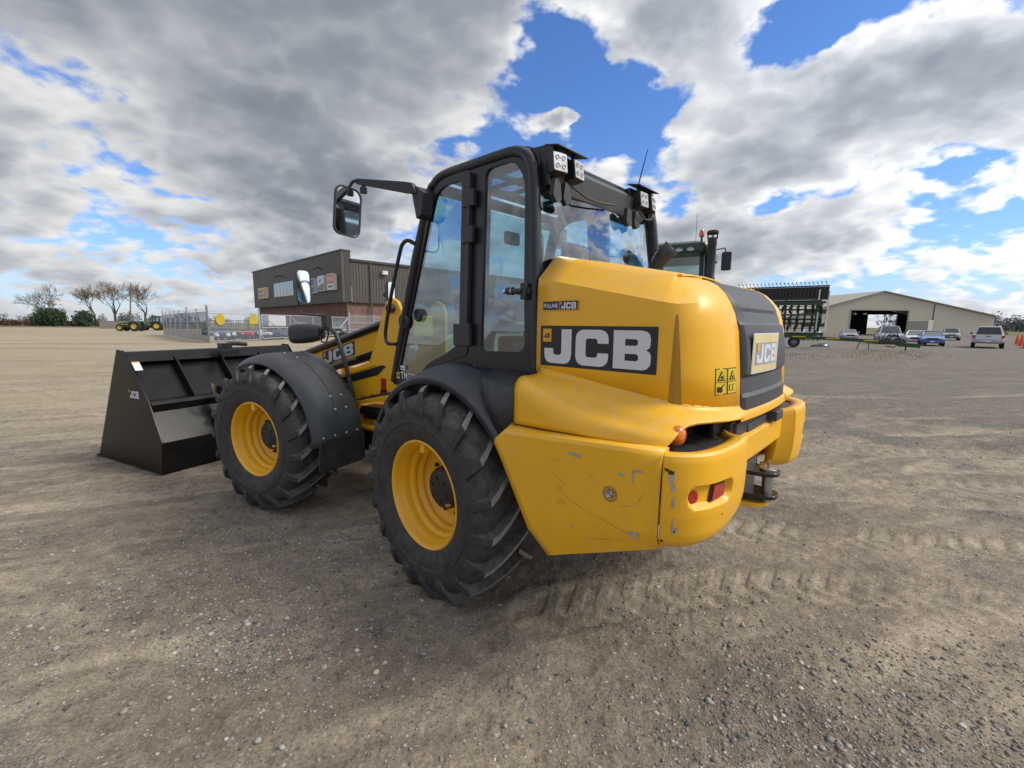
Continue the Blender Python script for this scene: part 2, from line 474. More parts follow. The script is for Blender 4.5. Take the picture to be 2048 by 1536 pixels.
def text(mb, to3, txt, u0, v0, w, h, mat, bold=0.0):
    vs, fs = text_mesh(txt, 1.0, bold)
    x0 = min(v[0] for v in vs); x1 = max(v[0] for v in vs); y0 = min(v[1] for v in vs); y1 = max(v[1] for v in vs)
    mb.add([to3(u0 + (x - x0) / (x1 - x0) * w, v0 + (y - y0) / (y1 - y0) * h) for x, y in vs], fs, mat)
def rect(mb, to3, u0, v0, w, h, mat, r=0.0):
    if r: flat = [(u0 + w / 2 + x, v0 + h / 2 + y) for x, y in rrect(w, h, r, 4)]
    else: flat = [(u0, v0), (u0 + w, v0), (u0 + w, v0 + h), (u0, v0 + h)]
    mb.add([to3(*p) for p in flat], [tuple(range(len(flat)))], mat)
def layered(to3n, k):
    """to3n(u, v, lift): returns to3 for layer k (each layer 1 mm prouder)"""
    return lambda u, v: to3n(u, v, 0.0015 + 0.001 * k)
# ------------------------------------------------------------------ ground
def vnoise(x, y, seed=0):
    xi = np.floor(x).astype(np.int64); yi = np.floor(y).astype(np.int64); xf = x - xi; yf = y - yi
    def h(a, b):
        n = (a * 374761393 + b * 668265263 + seed * 144665) & 0x7fffffff
        n = ((n ^ (n >> 13)) * 1274126177) & 0x7fffffff
        return ((n ^ (n >> 16)) & 0xffff) / 65535.0
    u = xf * xf * (3 - 2 * xf); v = yf * yf * (3 - 2 * yf)
    return (h(xi, yi) * (1 - u) + h(xi + 1, yi) * u) * (1 - v) + (h(xi, yi + 1) * (1 - u) + h(xi + 1, yi + 1) * u) * v
def fbm(x, y, o=4, seed=0, g=.5):
    s = 0; a = 1; t = 0
    for i in range(o):
        s = s + a * vnoise(x * 2 ** i, y * 2 ** i, seed + i * 7); t += a; a *= g
    return s / t
def smooth01(t): t = np.clip(t, 0, 1); return t * t * (3 - 2 * t)
# wheel tracks pressed into the dirt: quadratic arcs through three points, half width, bar pitch, depth
TRACKS = [((6.0, 3.0), (2.78, 3.42), (1.05, 3.72), .21, .17, .016), ((4.2, 2.15), (2.2, 2.72), (.20, 2.42), .22, .18, .013), ((13.0, 8.6), (5.5, 6.9), (1.9, 8.3), .14, 0, .013), ((15.0, 10.2), (6.8, 8.2), (2.4, 9.9), .15, 0, .013), ((9.5, 4.2), (5.4, 4.05), (2.6, 4.5), .10, 0, .010), ((9.0, 5.2), (5.2, 5.2), (2.2, 5.9), .12, 0, .012), ((-2.5, 6.6), (-6.5, 7.4), (-14, 12.0), .13, 0, .012), ((-2.0, 7.9), (-6.3, 8.6), (-14, 13.6), .13, 0, .012), ((-1.0, 2.2), (-2.6, 2.35), (-5.5, 3.9), .11, 0, .008), ((20, 14), (10, 10.8), (4, 13), .16, 0, .015),
          ((7.5, 4.6), (4.6, 4.7), (2.2, 5.0), .21, .2, .010), ((-1.5, 2.9), (-3.4, 3.0), (-6.5, 4.2), .22, .19, .007), ((9.0, 6.3), (5.6, 5.9), (3.0, 6.6), .22, .2, .010), ((-6, 9.5), (-10, 10), (-17, 13.5), .25, .22, .014), ((-5.5, 11.5), (-10, 12), (-17, 15.5), .25, .22, .014)]
def track_height(x, y):
    h = np.zeros_like(x)
    for p0, p1, p2, hw, pit, dep in TRACKS:
        T = np.linspace(0, 1, 60); P = np.stack([(1 - T) ** 2 * p0[i] + 2 * T * (1 - T) * (2 * p1[i] - .5 * (p0[i] + p2[i])) + T * T * p2[i] for i in (0, 1)], 1)
        m = (x > P[:, 0].min() - .6) & (x < P[:, 0].max() + .6) & (y > P[:, 1].min() - .6) & (y < P[:, 1].max() + .6)
        if not m.any(): continue
        q = np.stack([x[m], y[m]], 1); best = np.full(len(q), 9.9); along = np.zeros(len(q)); sd = np.zeros(len(q)); L = 0
        for a, b in zip(P, P[1:]):
            d = b - a; l = np.hypot(*d); d = d / l; r = q - a; t = np.clip(r @ d, 0, l); c = r - t[:, None] * d
            dd = np.hypot(c[:, 0], c[:, 1]); s = r[:, 0] * -d[1] + r[:, 1] * d[0]; k = dd < best
            best[k] = dd[k]; along[k] = (L + t)[k]; sd[k] = s[k]; L += l
        inb = smooth01((hw - best) / .05)
        bars = smooth01((np.sin((along + np.abs(sd) * .75) / pit * 2 * math.pi) + .15) * 1.6) if pit else np.full_like(along, .8)
        fade = smooth01(fbm(q[:, 0] * 1.1, q[:, 1] * 1.1, 3, 77) * 3.2 - .85)
        edge = np.exp(-((best - hw - .02) / .035) ** 2) * .45
        h[m] += 1.7 * fade * dep * (-inb * (.35 + .65 * bars) + edge)
    return h
def ground_h(x, y):
    r = np.hypot(x, y); near = smooth01((26 - r) / 18)
    h = (fbm(x * .45, y * .45, 3, 3) - .5) * .05 + (fbm(x * 2.3, y * 2.3, 4, 11) - .5) * .015
    # streaks of loose dirt pushed along the driving direction
    xr, yr = x * .93 + y * .36, -x * .36 + y * .93
    h += (fbm(xr * .9, yr * 7, 4, 21) - .5) * .020
    lump = fbm(x * 13, y * 13, 3, 31); h += np.maximum(lump - .56, 0) * .035
    h += (fbm(x * 30, y * 30, 2, 41) - .5) * .010
    h = h * near + track_height(x, y) * smooth01((20 - r) / 6)


    return h - .006

def ground_material():
    mt, N, bs = nmat('dirt')
    co = N.node('ShaderNodeTexCoord').outputs['Object']
    x, y, z = N.sep(co)
    big = N.noise(co, .16, 5, .6); mid = N.noise(co, .9, 6, .62, .4); fine = N.noise(co, 9.0, 7, .7); grit = N.noise(co, 70.0, 4, .7)
    st = N.comb(N.math('ADD', N.math('MULTIPLY', x, .42), N.math('MULTIPLY', y, .16)), N.math('ADD', N.math('MULTIPLY', x, -.9), N.math('MULTIPLY', y, 2.4)), 0.0)
    streak = N.noise(st, 1.0, 6, .62, .6)
    tan_ = N.mix(N.mapr(mid, .3, .7), (0.122, 0.099, 0.074), (0.222, 0.182, 0.134))
    pale = (0.33, 0.275, 0.20)
    c = N.mix(N.math('MULTIPLY', N.mapr(streak, .50, .70), .75), tan_, pale)
    c = N.mix(N.math('MULTIPLY', N.mapr(N.noise(co, 2.4, 6, .66), .56, .74), .55), c, (0.075, 0.058, 0.043))
    # crushed grey stone spread to the right and in scattered patches
    side = N.mapr(N.math('SUBTRACT', N.math('MULTIPLY', x, 1.0), N.math('MULTIPLY', y, .10)), 1.0, 9.0)
    far_r = N.math('MULTIPLY', side, N.mapr(y, 4.0, 9.0))
    gp = N.mapr(N.math('ADD', N.noise(co, .62, 5, .6, .5), N.math('MULTIPLY', far_r, .28)), .555, .66)
    vor = N.node('ShaderNodeTexVoronoi', feature='F1'); vor.inputs['Scale'].default_value = 75.0; N.l.new(co, vor.inputs['Vector'])
    vr = N.sep(vor.outputs['Color'])[0]
    grey = N.ramp(vr, [(0.0, (0.085, 0.083, 0.082)), (.45, (0.155, 0.15, 0.145)), (.8, (0.24, 0.235, 0.23)), (1.0, (0.36, 0.35, 0.335))])
    grey = N.mix(N.mapr(vor.outputs['Distance'], .25, .62), grey, (0.06, 0.052, 0.045))
    c = N.mix(N.math('MULTIPLY', gp, .62), c, grey)
    # pale bare dirt on the left towards the gate
    lf = N.math('MULTIPLY', N.mapr(x, -2.0, -7.0), N.mapr(y, 4.5, 9.0))
    c = N.mix(N.math('MULTIPLY', lf, N.mapr(streak, .25, .60, .25, .85)), c, (0.275, 0.228, 0.155))
    farl = N.mapr(y, 12.0, 30.0)
    c = N.mix(N.math('MULTIPLY', N.math('MULTIPLY', farl, N.mapr(x, 6.0, -4.0)), .45), c, (0.31, 0.26, 0.18))
    c = N.mix(N.math('MULTIPLY', N.mapr(N.noise(N.comb(N.math('MULTIPLY', x, .05), N.math('MULTIPLY', y, .30), 0.0), 1.0, 5, .6), .52, .66), N.math('MULTIPLY', N.mapr(y, 8, 16), .5)), c, (0.115, 0.092, 0.064))
    # beyond the yard, autumn grass
    gz = N.math('MULTIPLY', N.mapr(N.math('ADD', y, N.math('MULTIPLY', big, 14.0)), 112, 120), 1.0)
    c = N.mix(gz, c, (0.105, 0.10, 0.045))
    tka = N.node('ShaderNodeAttribute', attribute_name='track').outputs['Fac']
    c = N.mix(N.math('MULTIPLY', tka, .55), c, (0.28, 0.235, 0.17))      # dirt packed pale by the tyres
    # per-grain speckle
    c = N.vmath('SCALE', c, scale=N.mapr(fine, .25, .75, .62, 1.38))
    c = N.vmath('SCALE', c, scale=N.mapr(grit, .25, .75, .50, 1.50))
    v2 = N.node('ShaderNodeTexVoronoi', feature='F1'); v2.inputs['Scale'].default_value = 46.0; N.l.new(co, v2.inputs['Vector'])
    sp = N.math('MULTIPLY', N.mapr(N.sep(v2.outputs['Color'])[1], .90, .93), N.mapr(v2.outputs['Distance'], .42, .30))
    c = N.mix(N.math('MULTIPLY', sp, .7), c, N.ramp(N.sep(v2.outputs['Color'])[2], [(0, (0.07, 0.07, 0.07)), (.5, (0.22, 0.21, 0.20)), (1, (0.42, 0.40, 0.36))]))
    c = N.vmath('SCALE', c, scale=GROUND_GAIN)
    N.l.new(c, bs.inputs['Base Color']); bs.inputs['Roughness'].default_value = .95; bs.inputs['Specular IOR Level'].default_value = .2
    hgt = N.math('ADD', N.math('MULTIPLY', grit, .6), N.math('ADD', N.math('MULTIPLY', fine, .9), N.math('MULTIPLY', N.math('MULTIPLY', gp, N.math('SUBTRACT', 1.0, vor.outputs['Distance'])), .55)))
    b = N.node('ShaderNodeBump'); b.inputs['Strength'].default_value = .75; b.inputs['Distance'].default_value = .02
    N.l.new(hgt, b.inputs['Height']); N.l.new(b.outputs[0], bs.inputs['Normal'])
GROUND_GAIN = 1.34
ground_material()
def ground():
    na, nb = 760, 60
    ang = np.concatenate([np.linspace(-60, 60, na, endpoint=False), np.linspace(60, 300, nb, endpoint=False)]); ang = np.radians(ang)
    rad = [0.6]
    while rad[-1] < 40: rad.append(rad[-1] * 1.0088)
    while rad[-1] < 5000: rad.append(rad[-1] * 1.08)
    rad = np.array(rad); A, Rr = np.meshgrid(ang, rad)
    X = Rr * np.sin(A); Y = Rr * np.cos(A)
    Z = ground_h(X.ravel(), Y.ravel()).reshape(X.shape)
    nA = len(ang); nR = len(rad)
    V = np.stack([X.ravel(), Y.ravel(), Z.ravel()], 1); V = np.vstack([V, [[0, 0, 0]]])
    i, j = np.meshgrid(np.arange(nR - 1), np.arange(nA), indexing='ij'); j2 = (j + 1) % nA
    Q = np.stack([i * nA + j, (i + 1) * nA + j, (i + 1) * nA + j2, i * nA + j2], -1).reshape(-1, 4)[:, ::-1]
    j = np.arange(nA); T = np.stack([np.full(nA, nR * nA), j, (j + 1) % nA], 1)[:, ::-1]
    me = bpy.data.meshes.new('ground'); me.vertices.add(len(V)); me.vertices.foreach_set('co', V.ravel())
    nl = Q.size + T.size; me.loops.add(nl); me.loops.foreach_set('vertex_index', np.concatenate([Q.ravel(), T.ravel()]).astype(np.int32))
    ls = np.concatenate([np.arange(len(Q)) * 4, Q.size + np.arange(len(T)) * 3]).astype(np.int32)
    me.polygons.add(len(ls)); me.polygons.foreach_set('loop_start', ls)
    tk = np.clip(-track_height(V[:, 0], V[:, 1]) / .022, 0, 1).astype(np.float32); at_ = me.attributes.new('track', 'FLOAT', 'POINT'); at_.data.foreach_set('value', tk)
    me.update(calc_edges=True); me.shade_smooth(); me.materials.append(MATS['dirt'])
    o = bpy.data.objects.new('ground', me); COL.objects.link(o); tag(o, kind='structure')
ground()

# loose stones lying on the dirt
def stone_material():
    mt, N, bs = nmat('stone')
    rp = N.node('ShaderNodeNewGeometry').outputs['Random Per Island']
    c = N.ramp(rp, [(0, (0.075, 0.072, 0.07)), (.3, (0.14, 0.135, 0.13)), (.55, (0.20, 0.17, 0.13)), (.8, (0.25, 0.24, 0.23)), (.95, (0.34, 0.31, 0.26)), (1, (0.42, 0.39, 0.34))])
    co = N.node('ShaderNodeTexCoord').outputs['Object']
    c = N.vmath('SCALE', c, scale=N.mapr(N.noise(co, 120, 3, .6), .3, .7, .75, 1.2))
    c = N.vmath('SCALE', c, scale=GROUND_GAIN)
    N.l.new(c, bs.inputs['Base Color']); bs.inputs['Roughness'].default_value = .9; bs.inputs['Specular IOR Level'].default_value = .25
stone_material()
def stones(n, rmin, rmax, name, seed, label_kind, use_ico, rr, ax=58):
    g = np.random.default_rng(seed)
    r = rmin * (rmax / rmin) ** g.random(n * 5); a = np.radians(g.uniform(-ax, ax, n * 5)); x = r * np.sin(a); y = r * np.cos(a)
    d = smooth01((fbm(x * .62, y * .62, 4, 91) - .44) * 5.0) * .93 + .07
    d += .8 * np.exp(-(((x + 1.25) / .55) ** 2 + ((y - 2.2) / .30) ** 2)) + .6 * np.exp(-(((x - 1.3) / .6) ** 2 + ((y - 1.65) / .22) ** 2)) + .5 * np.exp(-(((x - 2.9) / 1.2) ** 2 + ((y - 2.15) / .16) ** 2))
    keep = np.where(g.random(len(x)) < d * .55)[0][:n]; x, y = x[keep], y[keep]; n = len(x)
    if use_ico:
        t = (1 + 5 ** .5) / 2
        bv = np.array([(-1, t, 0), (1, t, 0), (-1, -t, 0), (1, -t, 0), (0, -1, t), (0, 1, t), (0, -1, -t), (0, 1, -t), (t, 0, -1), (t, 0, 1), (-t, 0, -1), (-t, 0, 1)]) / 1.9
        bf = np.array([(0, 11, 5), (0, 5, 1), (0, 1, 7), (0, 7, 10), (0, 10, 11), (1, 5, 9), (5, 11, 4), (11, 10, 2), (10, 7, 6), (7, 1, 8), (3, 9, 4), (3, 4, 2), (3, 2, 6), (3, 6, 8), (3, 8, 9), (4, 9, 5), (2, 4, 11), (6, 2, 10), (8, 6, 7), (9, 8, 1)])
    else:
        bv = np.array([(1, 0, 0), (-1, 0, 0), (0, 1, 0), (0, -1, 0), (0, 0, 1), (0, 0, -1.)]); bf = np.array([(0, 2, 4), (2, 1, 4), (1, 3, 4), (3, 0, 4), (2, 0, 5), (1, 2, 5), (3, 1, 5), (0, 3, 5)])
    k = len(bv)
    size = rr[0] * (rr[1] / rr[0]) ** (g.random(n) ** 2.2)
    v = bv[None] * (1 + g.uniform(-.28, .28, (n, k, 3)))
    v = v * (size[:, None] * np.stack([g.uniform(.75, 1.3, n), g.uniform(.75, 1.3, n), g.uniform(.45, .8, n)], 1))[:, None, :]
    th = g.uniform(0, 6.283, n); c, s = np.cos(th)[:, None], np.sin(th)[:, None]
    vx, vy = v[..., 0] * c - v[..., 1] * s, v[..., 0] * s + v[..., 1] * c
    z0 = ground_h(x, y) + size * .12
    V = np.stack([vx + x[:, None], vy + y[:, None], v[..., 2] + z0[:, None]], -1).reshape(-1, 3)
    F = (bf[None] + (np.arange(n) * k)[:, None, None]).reshape(-1, 3).astype(np.int32)
    me = bpy.data.meshes.new(name); me.vertices.add(len(V)); me.vertices.foreach_set('co', V.ravel())
    me.loops.add(F.size); me.loops.foreach_set('vertex_index', F.ravel()); me.polygons.add(len(F)); me.polygons.foreach_set('loop_start', (np.arange(len(F)) * 3).astype(np.int32))
    me.update(calc_edges=True); me.materials.append(MATS['stone'])
    o = bpy.data.objects.new(name, me); COL.objects.link(o); tag(o, label_kind, 'gravel', kind='stuff')
stones(80000, 1.1, 16, 'fine_gravel', 4, 'fine grey and tan gravel strewn over the dirt yard', False, (.0028, .0085))
stones(6000, 1.1, 13, 'coarse_gravel', 9, 'loose thumb-sized stones scattered over the dirt yard', True, (.007, .016))
# ------------------------------------------------------------------ the loader
YAWR, YAWF = R_(-46.4), R_(-62.8)
TRK, RT = 1.10, 0.665
def frame(lip, yaw):
    d = Vector((math.sin(yaw), math.cos(yaw), 0)); l = Vector((-math.cos(yaw), math.sin(yaw), 0))
    return Vector((lip[0], lip[1], 0)) - TRK * l, d, l
OR_, DR_, LR_ = frame((-.562, 2.604), YAWR)
OF_, DF_, LF_ = frame((-2.359, 3.871), YAWF)
LOAD_RZ = math.atan2(DR_.y, DR_.x)
_df = OF_ - OR_
FX = Matrix.Translation((_df.dot(DR_), _df.dot(LR_), 0)) @ Matrix.Rotation(math.atan2(DF_.y, DF_.x) - LOAD_RZ, 4, 'Z')

def to_side(y, sgn=1):
    """(x, z) plate on the left (+1) side at lateral y"""
    return lambda u, v, d: (u, sgn * (y + d), v)
def plate(mb, loops, to3, thick, mat=0):
    flat, tr = tess(loops); n = len(flat)
    vs = [to3(x, y, 0.0) for x, y in flat] + [to3(x, y, -thick) for x, y in flat]
    fs = [t for t in tr] + [tuple(i + n for i in reversed(t)) for t in tr]
    o = 0
    for lp in loops:
        k = len(lp)
        fs += [(o + i, o + (i + 1) % k, n + o + (i + 1) % k, n + o + i) for i in range(k)]; o += k
    mb.add(vs, fs, mat)
def rpoly(pts, r, n=4):
    """round the corners of a polygon"""
    out = []; L = len(pts)
    for i in range(L):
        p = Vector(pts[i]); a = Vector(pts[i - 1]) - p; b = Vector(pts[(i + 1) % L]) - p
        rr = r[i] if isinstance(r, (list, tuple)) else r
        rr = min(rr, a.length * 0.45, b.length * 0.45)
        if rr < 1e-4: out.append(tuple(p)); continue
        a, b = p + a.normalized() * rr, p + b.normalized() * rr
        for k in range(n + 1):
            t = k / n; q = a * (1 - t) ** 2 + p * 2 * t * (1 - t) + b * t * t; out.append((q.x, q.y))
    return out

loader = empty('wheel_loader', OR_, LOAD_RZ, 'yellow and black articulated wheel loader with a glazed cab and a wide black bucket', 'wheel loader')

def wheel(cx, cy, sgn, M=None):
    """wheel with the dish facing +y*sgn; the tread bars lead at the centre"""
    def put(mb):
        if sgn < 0: mb.mirror_y()
        mb.xf(Matrix.Translation((cx, cy, RT)))
        if M is not None: mb.xf(M)
        mb_floor = [(x, y, max(z, 0.003)) for x, y, z in mb.v]; mb.v = mb_floor
        return mb
    w = bpy.data.objects.new('wheel', None); COL.objects.link(w); w.parent = loader; w.empty_display_size = 0.1
    t = MB()
    side = [(.345, .205), (.352, .226), (.372, .236), (.40, .246), (.44, .256), (.455, .2565), (.458, .2605), (.475, .262), (.478, .2585), (.51, .2585), (.55, .252), (.585, .240), (.607, .222), (.621, .19), (.630, .13), (.635, .06)]
    prof = side + [(r, -y) for r, y in reversed(side)]
    t.lathe(prof, (0, 0, 0), 'y', 96, 0)
    N = 19; tread = lambda y: 0.634 - 0.26 * max(abs(y) - .12, 0) ** 1.6
    for sy in (1, -1):
        for k in range(N):
            th0 = 2 * math.pi * (k + (0.5 if sy < 0 else 0.0)) / N
            # path from centre to shoulder and down the side: (lateral, base radius, top radius, angle lag, half width)
            pth = [(-.025, .632, .683, -.035, .021), (.05, .632, .684, .06, .022), (.12, .630, .681, .15, .023), (.19, .62, .673, .235, .025), (.232, .60, .658, .285, .029), (.252, .565, .614, .315, .033), (.259, .53, .563, .335, .036), (.256, .495, .505, .345, .030)]
            rings = []
            for i, (ly, rb, rtp, lag, hw) in enumerate(pth):
                ring = []
                lat = [(-1.25, 0), (-.92, 1), (.92, 1), (1.25, 0)]
                for s_, top in lat:
                    if i < 5: r = rtp if top else rb - .012; y = ly
                    else:
                        # over the shoulder the bar stands out sideways
                        r = rb; y = ly - .012 + (rtp - rb) * 0.55 * top
                    ang = th0 + lag + s_ * hw * (0.66 / max(r, .3)) * 1.15
                    ring.append((r * math.cos(ang), sy * y, r * math.sin(ang)))
                rings.append(ring)
            n = 4
            for i in range(len(rings) - 1):
                a, b = rings[i], rings[i + 1]
                for j in range(3):
                    t.add([a[j], a[j + 1], b[j + 1], b[j]], [(0, 1, 2, 3)], 1 if (j == 1 and i < 4) else 0)
            t.add(rings[0], [(0, 1, 2, 3)], 0); t.add(rings[-1], [(3, 2, 1, 0)], 0)
    # raised size lettering on the sidewall
    def onwall(u, v): 
        a = R_(118) - u; r = .535 + v
        return (r * math.cos(a), .262, r * math.sin(a))
    vs, fs = text_mesh('500/70R24', 1.0, 0.02)
    x1 = max(p[0] for p in vs)
    t.add([onwall(x / x1 * .62, (y - .35) * .055) for x, y in vs], fs, 0)
    put(t).build('tyre', ['rubber', 'worn_rubber'], w, smooth=30)
    rm = MB()
    rm.lathe([(.345, .206), (.349, .222), (.340, .228), (.330, .222), (.321, .207), (.316, .175), (.309, .165), (.303, .150), (.300, .112), (.286, .104), (.279, .095), (.276, .075), (.283, .064), (.279, .053), (.262, .044), (.257, .027), (.263, .014), (.252, -.003), (.222, -.015), (.150, -.019), (.1, -.019), (.1, -.13), (.29, -.13), (.345, -.2)], (0, 0, 0), 'y', 72)
    rm.box(-.02, .02, .175, .212, .27, .325)           # valve shroud bracket
    put(rm).build('rim', 'yellow_rim', w, smooth=50)
    hb = MB()
    hb.lathe([(.0005, .095), (.06, .095), (.100, .088), (.128, .072), (.140, .048), (.144, -.02)], (0, 0, 0), 'y', 40)
    for k in range(10):
        a = 2 * math.pi * k / 10
        hb.disc((.185 * math.cos(a), -.022, .185 * math.sin(a)), .014, 'y', 6, 0, .028)
    for k in range(6):
        a = 2 * math.pi * k / 6 + .3
        hb.obox((.075 * math.cos(a), .094, .075 * math.sin(a)), (.03, .012, .012), Matrix.Rotation(-a, 3, 'Y'))
    put(hb).build('hub', 'dark_hub', w, bevel=.003)
    pl = MB(); pl.lathe([(.0005, .098), (.010, .098), (.013, .092), (.013, .0)], (-.085, 0, -.082), 'y', 14)
    put(pl).build('drain_plug', 'chrome', w)
    return w
for sy in (1, -1):
    wheel(0, sy * (TRK - .225), sy)
    wheel(0, sy * (TRK - .225), sy, FX)

def part(mb, name, mats, parent=loader, **kw): return mb.build(name, mats, parent, **kw)
def parts(mb, name, mats, parent=loader, **kw):
    for k in mb.islands(): k.build(name, mats, parent, **kw)

# ---- hood -----------------------------------------------------------
def hood_contour():
    """left half, front to rear centre: (x, y, nx, ny, a)  a = 0 on the side, 1 at the rear"""
    st = []
    for x in (-.655, -.80, -.95, -1.10, -1.24, -1.345): st.append((x, .78, 0.0, 1.0, 0.0))
    cx, cy, rx, ry = -1.345, .395, .245, .385
    for i in range(1, 11):
        t = R_(90 * i / 10); a = i / 10
        nx, ny = -math.sin(t) / rx, math.cos(t) / ry; L = math.hypot(nx, ny)
        st.append((cx - rx * math.sin(t), cy + ry * math.cos(t), nx / L, ny / L, a))
    for y in (.34, .25, .13, 0.0): st.append((-1.590 - .018 * (1 - (y / .395) ** 2), y, -1.0, 0.0, 1.0))
    return st
ZSL = -.205
def hood_profile(x, a, ridge_z):
    """(inset, z) from the bottom up at this station"""
    xs = max(x, -1.42)
    zc = 1.975 + (xs + .655) * -ZSL * 1.0
    zt = 2.112 + (xs + .655) * -ZSL * 1.02
    side = [(0, ridge_z), (0, 1.52), (0, 1.70), (.004, zc - .05), (.010, zc), (.065, zc + .050), (.115, zc + .096), (.150, zt - .012), (.19, zt), (.30, zt + .014), (.45, zt + .022)]
    rear = [(0, ridge_z), (.012, 1.52), (.030, 1.70), (.052, 1.785), (.078, 1.845), (.105, 1.885), (.140, 1.920), (.185, 1.945), (.24, 1.96), (.33, 1.975), (.43, 1.985)]
    b = a * a * (3 - 2 * a)
    return [(p[0] * (1 - b) + q[0] * b, p[1] * (1 - b) + q[1] * b) for p, q in zip(side, rear)]
def ridge_at(x, a):
    if a >= 1: return 1.335
    if x > -.9: return 1.468 + (x + .69) * .10
    if x > -1.44: return 1.447 + (x + .9) * .145
    return 1.369 - .034 * a
HC = hood_contour()
cols = []
for (x, y, nx, ny, a) in HC:
    pr = hood_profile(x, a, ridge_at(x, a)); col = []
    for ins, z in pr: col.append((x - nx * ins, max(y - ny * ins, 0.0) if a < 1 else y, z))
    col = col[:9] + [(x - nx * .225, y - ny * .225, pr[8][1] - .004), (x - nx * .24, y - ny * .24, pr[8][1] - .03)]
    cols.append(col)
split = 15            # station index where the black rear panel starts
hood = MB()
left = cols[:split + 1]
hood.loft(left, False)
hood.loft([[(x, -y, z) for x, y, z in c] for c in reversed(left)], False)
hood_ob = part(hood, 'engine_hood', 'yellow_paint', smooth=28, solid=.012)
bm = bmesh.new(); bm.from_mesh(hood_ob.data); HOODBVH = BVHTree.FromBMesh(bm); bm.free()
# crown lid
lid = MB()
row = []
for x, hw_ in ((-.655, .572), (-.80, .572), (-.95, .572), (-1.10, .565), (-1.19, .53), (-1.24, .44)):
    zt = 2.112 + (max(x, -1.42) + .655) * -ZSL * 1.02
    row.append([(x, y * hw_, zt - .012 - max(0, -1.24 - x) * .22 + .030 * (1 - abs(y) ** 2)) for y in (-1, -.7, -.35, 0, .35, .7, 1)])
lid.loft(row, False)
part(lid, 'hood_lid', 'yellow_paint', hood_ob, solid=.012)
# hood front rim (closes the edge toward the cab)
fr = MB(); c0 = cols[0]
ins_ = [(x, max(y - .05, 0), z - .03) for x, y, z in c0]
fr.loft([c0, ins_], False); fr.loft([[(x, -y, z) for x, y, z in c0], [(x, -y, z) for x, y, z in ins_]], False)
parts(fr, 'hood_edge', 'cab_black', hood_ob, solid=.004)

# ---- black rear panel -------------------------------------------------
def rear_x(z, lift=0.0):
    pr = [(1.30, 0.0), (1.335, 0.0), (1.52, .012), (1.70, .030), (1.785, .052), (1.845, .078), (1.885, .105), (1.920, .140), (1.945, .185), (1.96, .24), (1.975, .33)]
    for (z0, i0), (z1, i1) in zip(pr, pr[1:]):
        if z <= z1: return -1.590 + (i0 + (i1 - i0) * (z - z0) / (z1 - z0)) - lift
    return -1.590 + pr[-1][1] - lift
gp = [(1.312, .004), (1.325, .014), (1.395, .016), (1.412, .004), (1.485, -.002), (1.505, .018), (1.56, .022), (1.66, .022), (1.735, .018), (1.752, .003), (1.80, .0), (1.818, .010), (1.85, .010), (1.885, .006), (1.92, .002), (1.945, -.002), (1.96, -.005), (1.975, -.008)]
g = MB(); rows = []
for y in (-.393, -.380, -.365, -.25, -.13, 0, .13, .25, .365, .380, .393):
    e = 1.0 if abs(y) < .37 else (.4 if abs(y) < .385 else -.6)
    rows.append([(rear_x(z) - .018 * (1 - (y / .395) ** 2) * max(0.0, min(1.0, 1 - (z - 1.70) / .22)) - (h * e if h > 0 else h), y, z) for z, h in gp])
g.loft(rows, False)
grille = part(g, 'rear_panel', 'grey_plastic', smooth=24, solid=.02)
tag(grille, 'charcoal plastic rear engine panel with stepped ribs')
# yellow lip under it
lp = MB(); rows = []
for (x, y, nx, ny, a) in HC[14:] + [(p[0], -p[1], p[2], -p[3], p[4]) for p in reversed(HC[14:-1])]:
    rz = ridge_at(x, a); o = .030 if a < 1 else .022
    bz = 1.282 + (1 - a) * .068 if a < 1 else 1.282
    ins = .0
    rows.append([(x - nx * .02, y - ny * .02, rz + .012), (x + nx * o * .5, y + ny * o * .5, rz + .002), (x + nx * o, y + ny * o, rz - .016), (x + nx * o, y + ny * o, bz + .006), (x + nx * (o - .012), y + ny * (o - .012), bz), (x - nx * .03, y - ny * .03, bz + .008)])
lp.loft(rows, False); part(lp, 'hood_lip', 'yellow_paint', hood_ob, smooth=40)

# ---- flared lower body over the wheel --------------------------------
def flare(x, yr, zr, yo, ze, zb, soft, fl=1.0):
    """concave fillet off the hood side, sloping shelf, rounded edge, upright face"""
    r = min(.045 + .05 * soft, (yo - yr) * .42, max((ze - zb) * .9, .004))
    return (x, [(yr, zr + .034 * fl), (yr + .006, zr + .012 * fl), (yr + .026 * fl, zr), (yr + (yo - yr) * .45, zr - (zr - ze) * (.30 + .16 * soft)), (yo - r * 1.25, ze + r * .34), (yo - r * .55, ze + r * .02), (yo - r * .16, ze - r * .45), (yo, ze - r * 1.05), (yo, (ze + zb) / 2 - r * .4), (yo, zb)])
def lerp_tab(tab, x):
    for (x0, a), (x1, b) in zip(tab, tab[1:]):
        if x >= x1: return a + (b - a) * (x0 - x) / (x0 - x1)
    return tab[-1][1]
def fine_contour():
    """left hood outline from the cab round to the rear panel: (point, outward normal, running position)"""
    st = [(Vector((-.690 - (1.345 - .690) * k / 14, .78, 0)), Vector((0, 1, 0))) for k in range(14)]
    cx, cy, rx, ry = -1.345, .395, .245, .385
    for k in range(31):
        t = R_(90 * k / 30); n = Vector((-math.sin(t) / rx, math.cos(t) / ry, 0)).normalized(); st.append((Vector((cx - rx * math.sin(t), cy + ry * math.cos(t), 0)), n))
    out = []; d = -.690; prev = st[0][0]
    for p, n in st: d -= (p - prev).length; prev = p; out.append((p, n, d))
    return out
ZR = [(-.69, 1.470), (-.80, 1.459), (-.95, 1.441), (-1.10, 1.420), (-1.25, 1.399), (-1.38, 1.380), (-1.46, 1.368), (-1.60, 1.358), (-1.85, 1.345)]
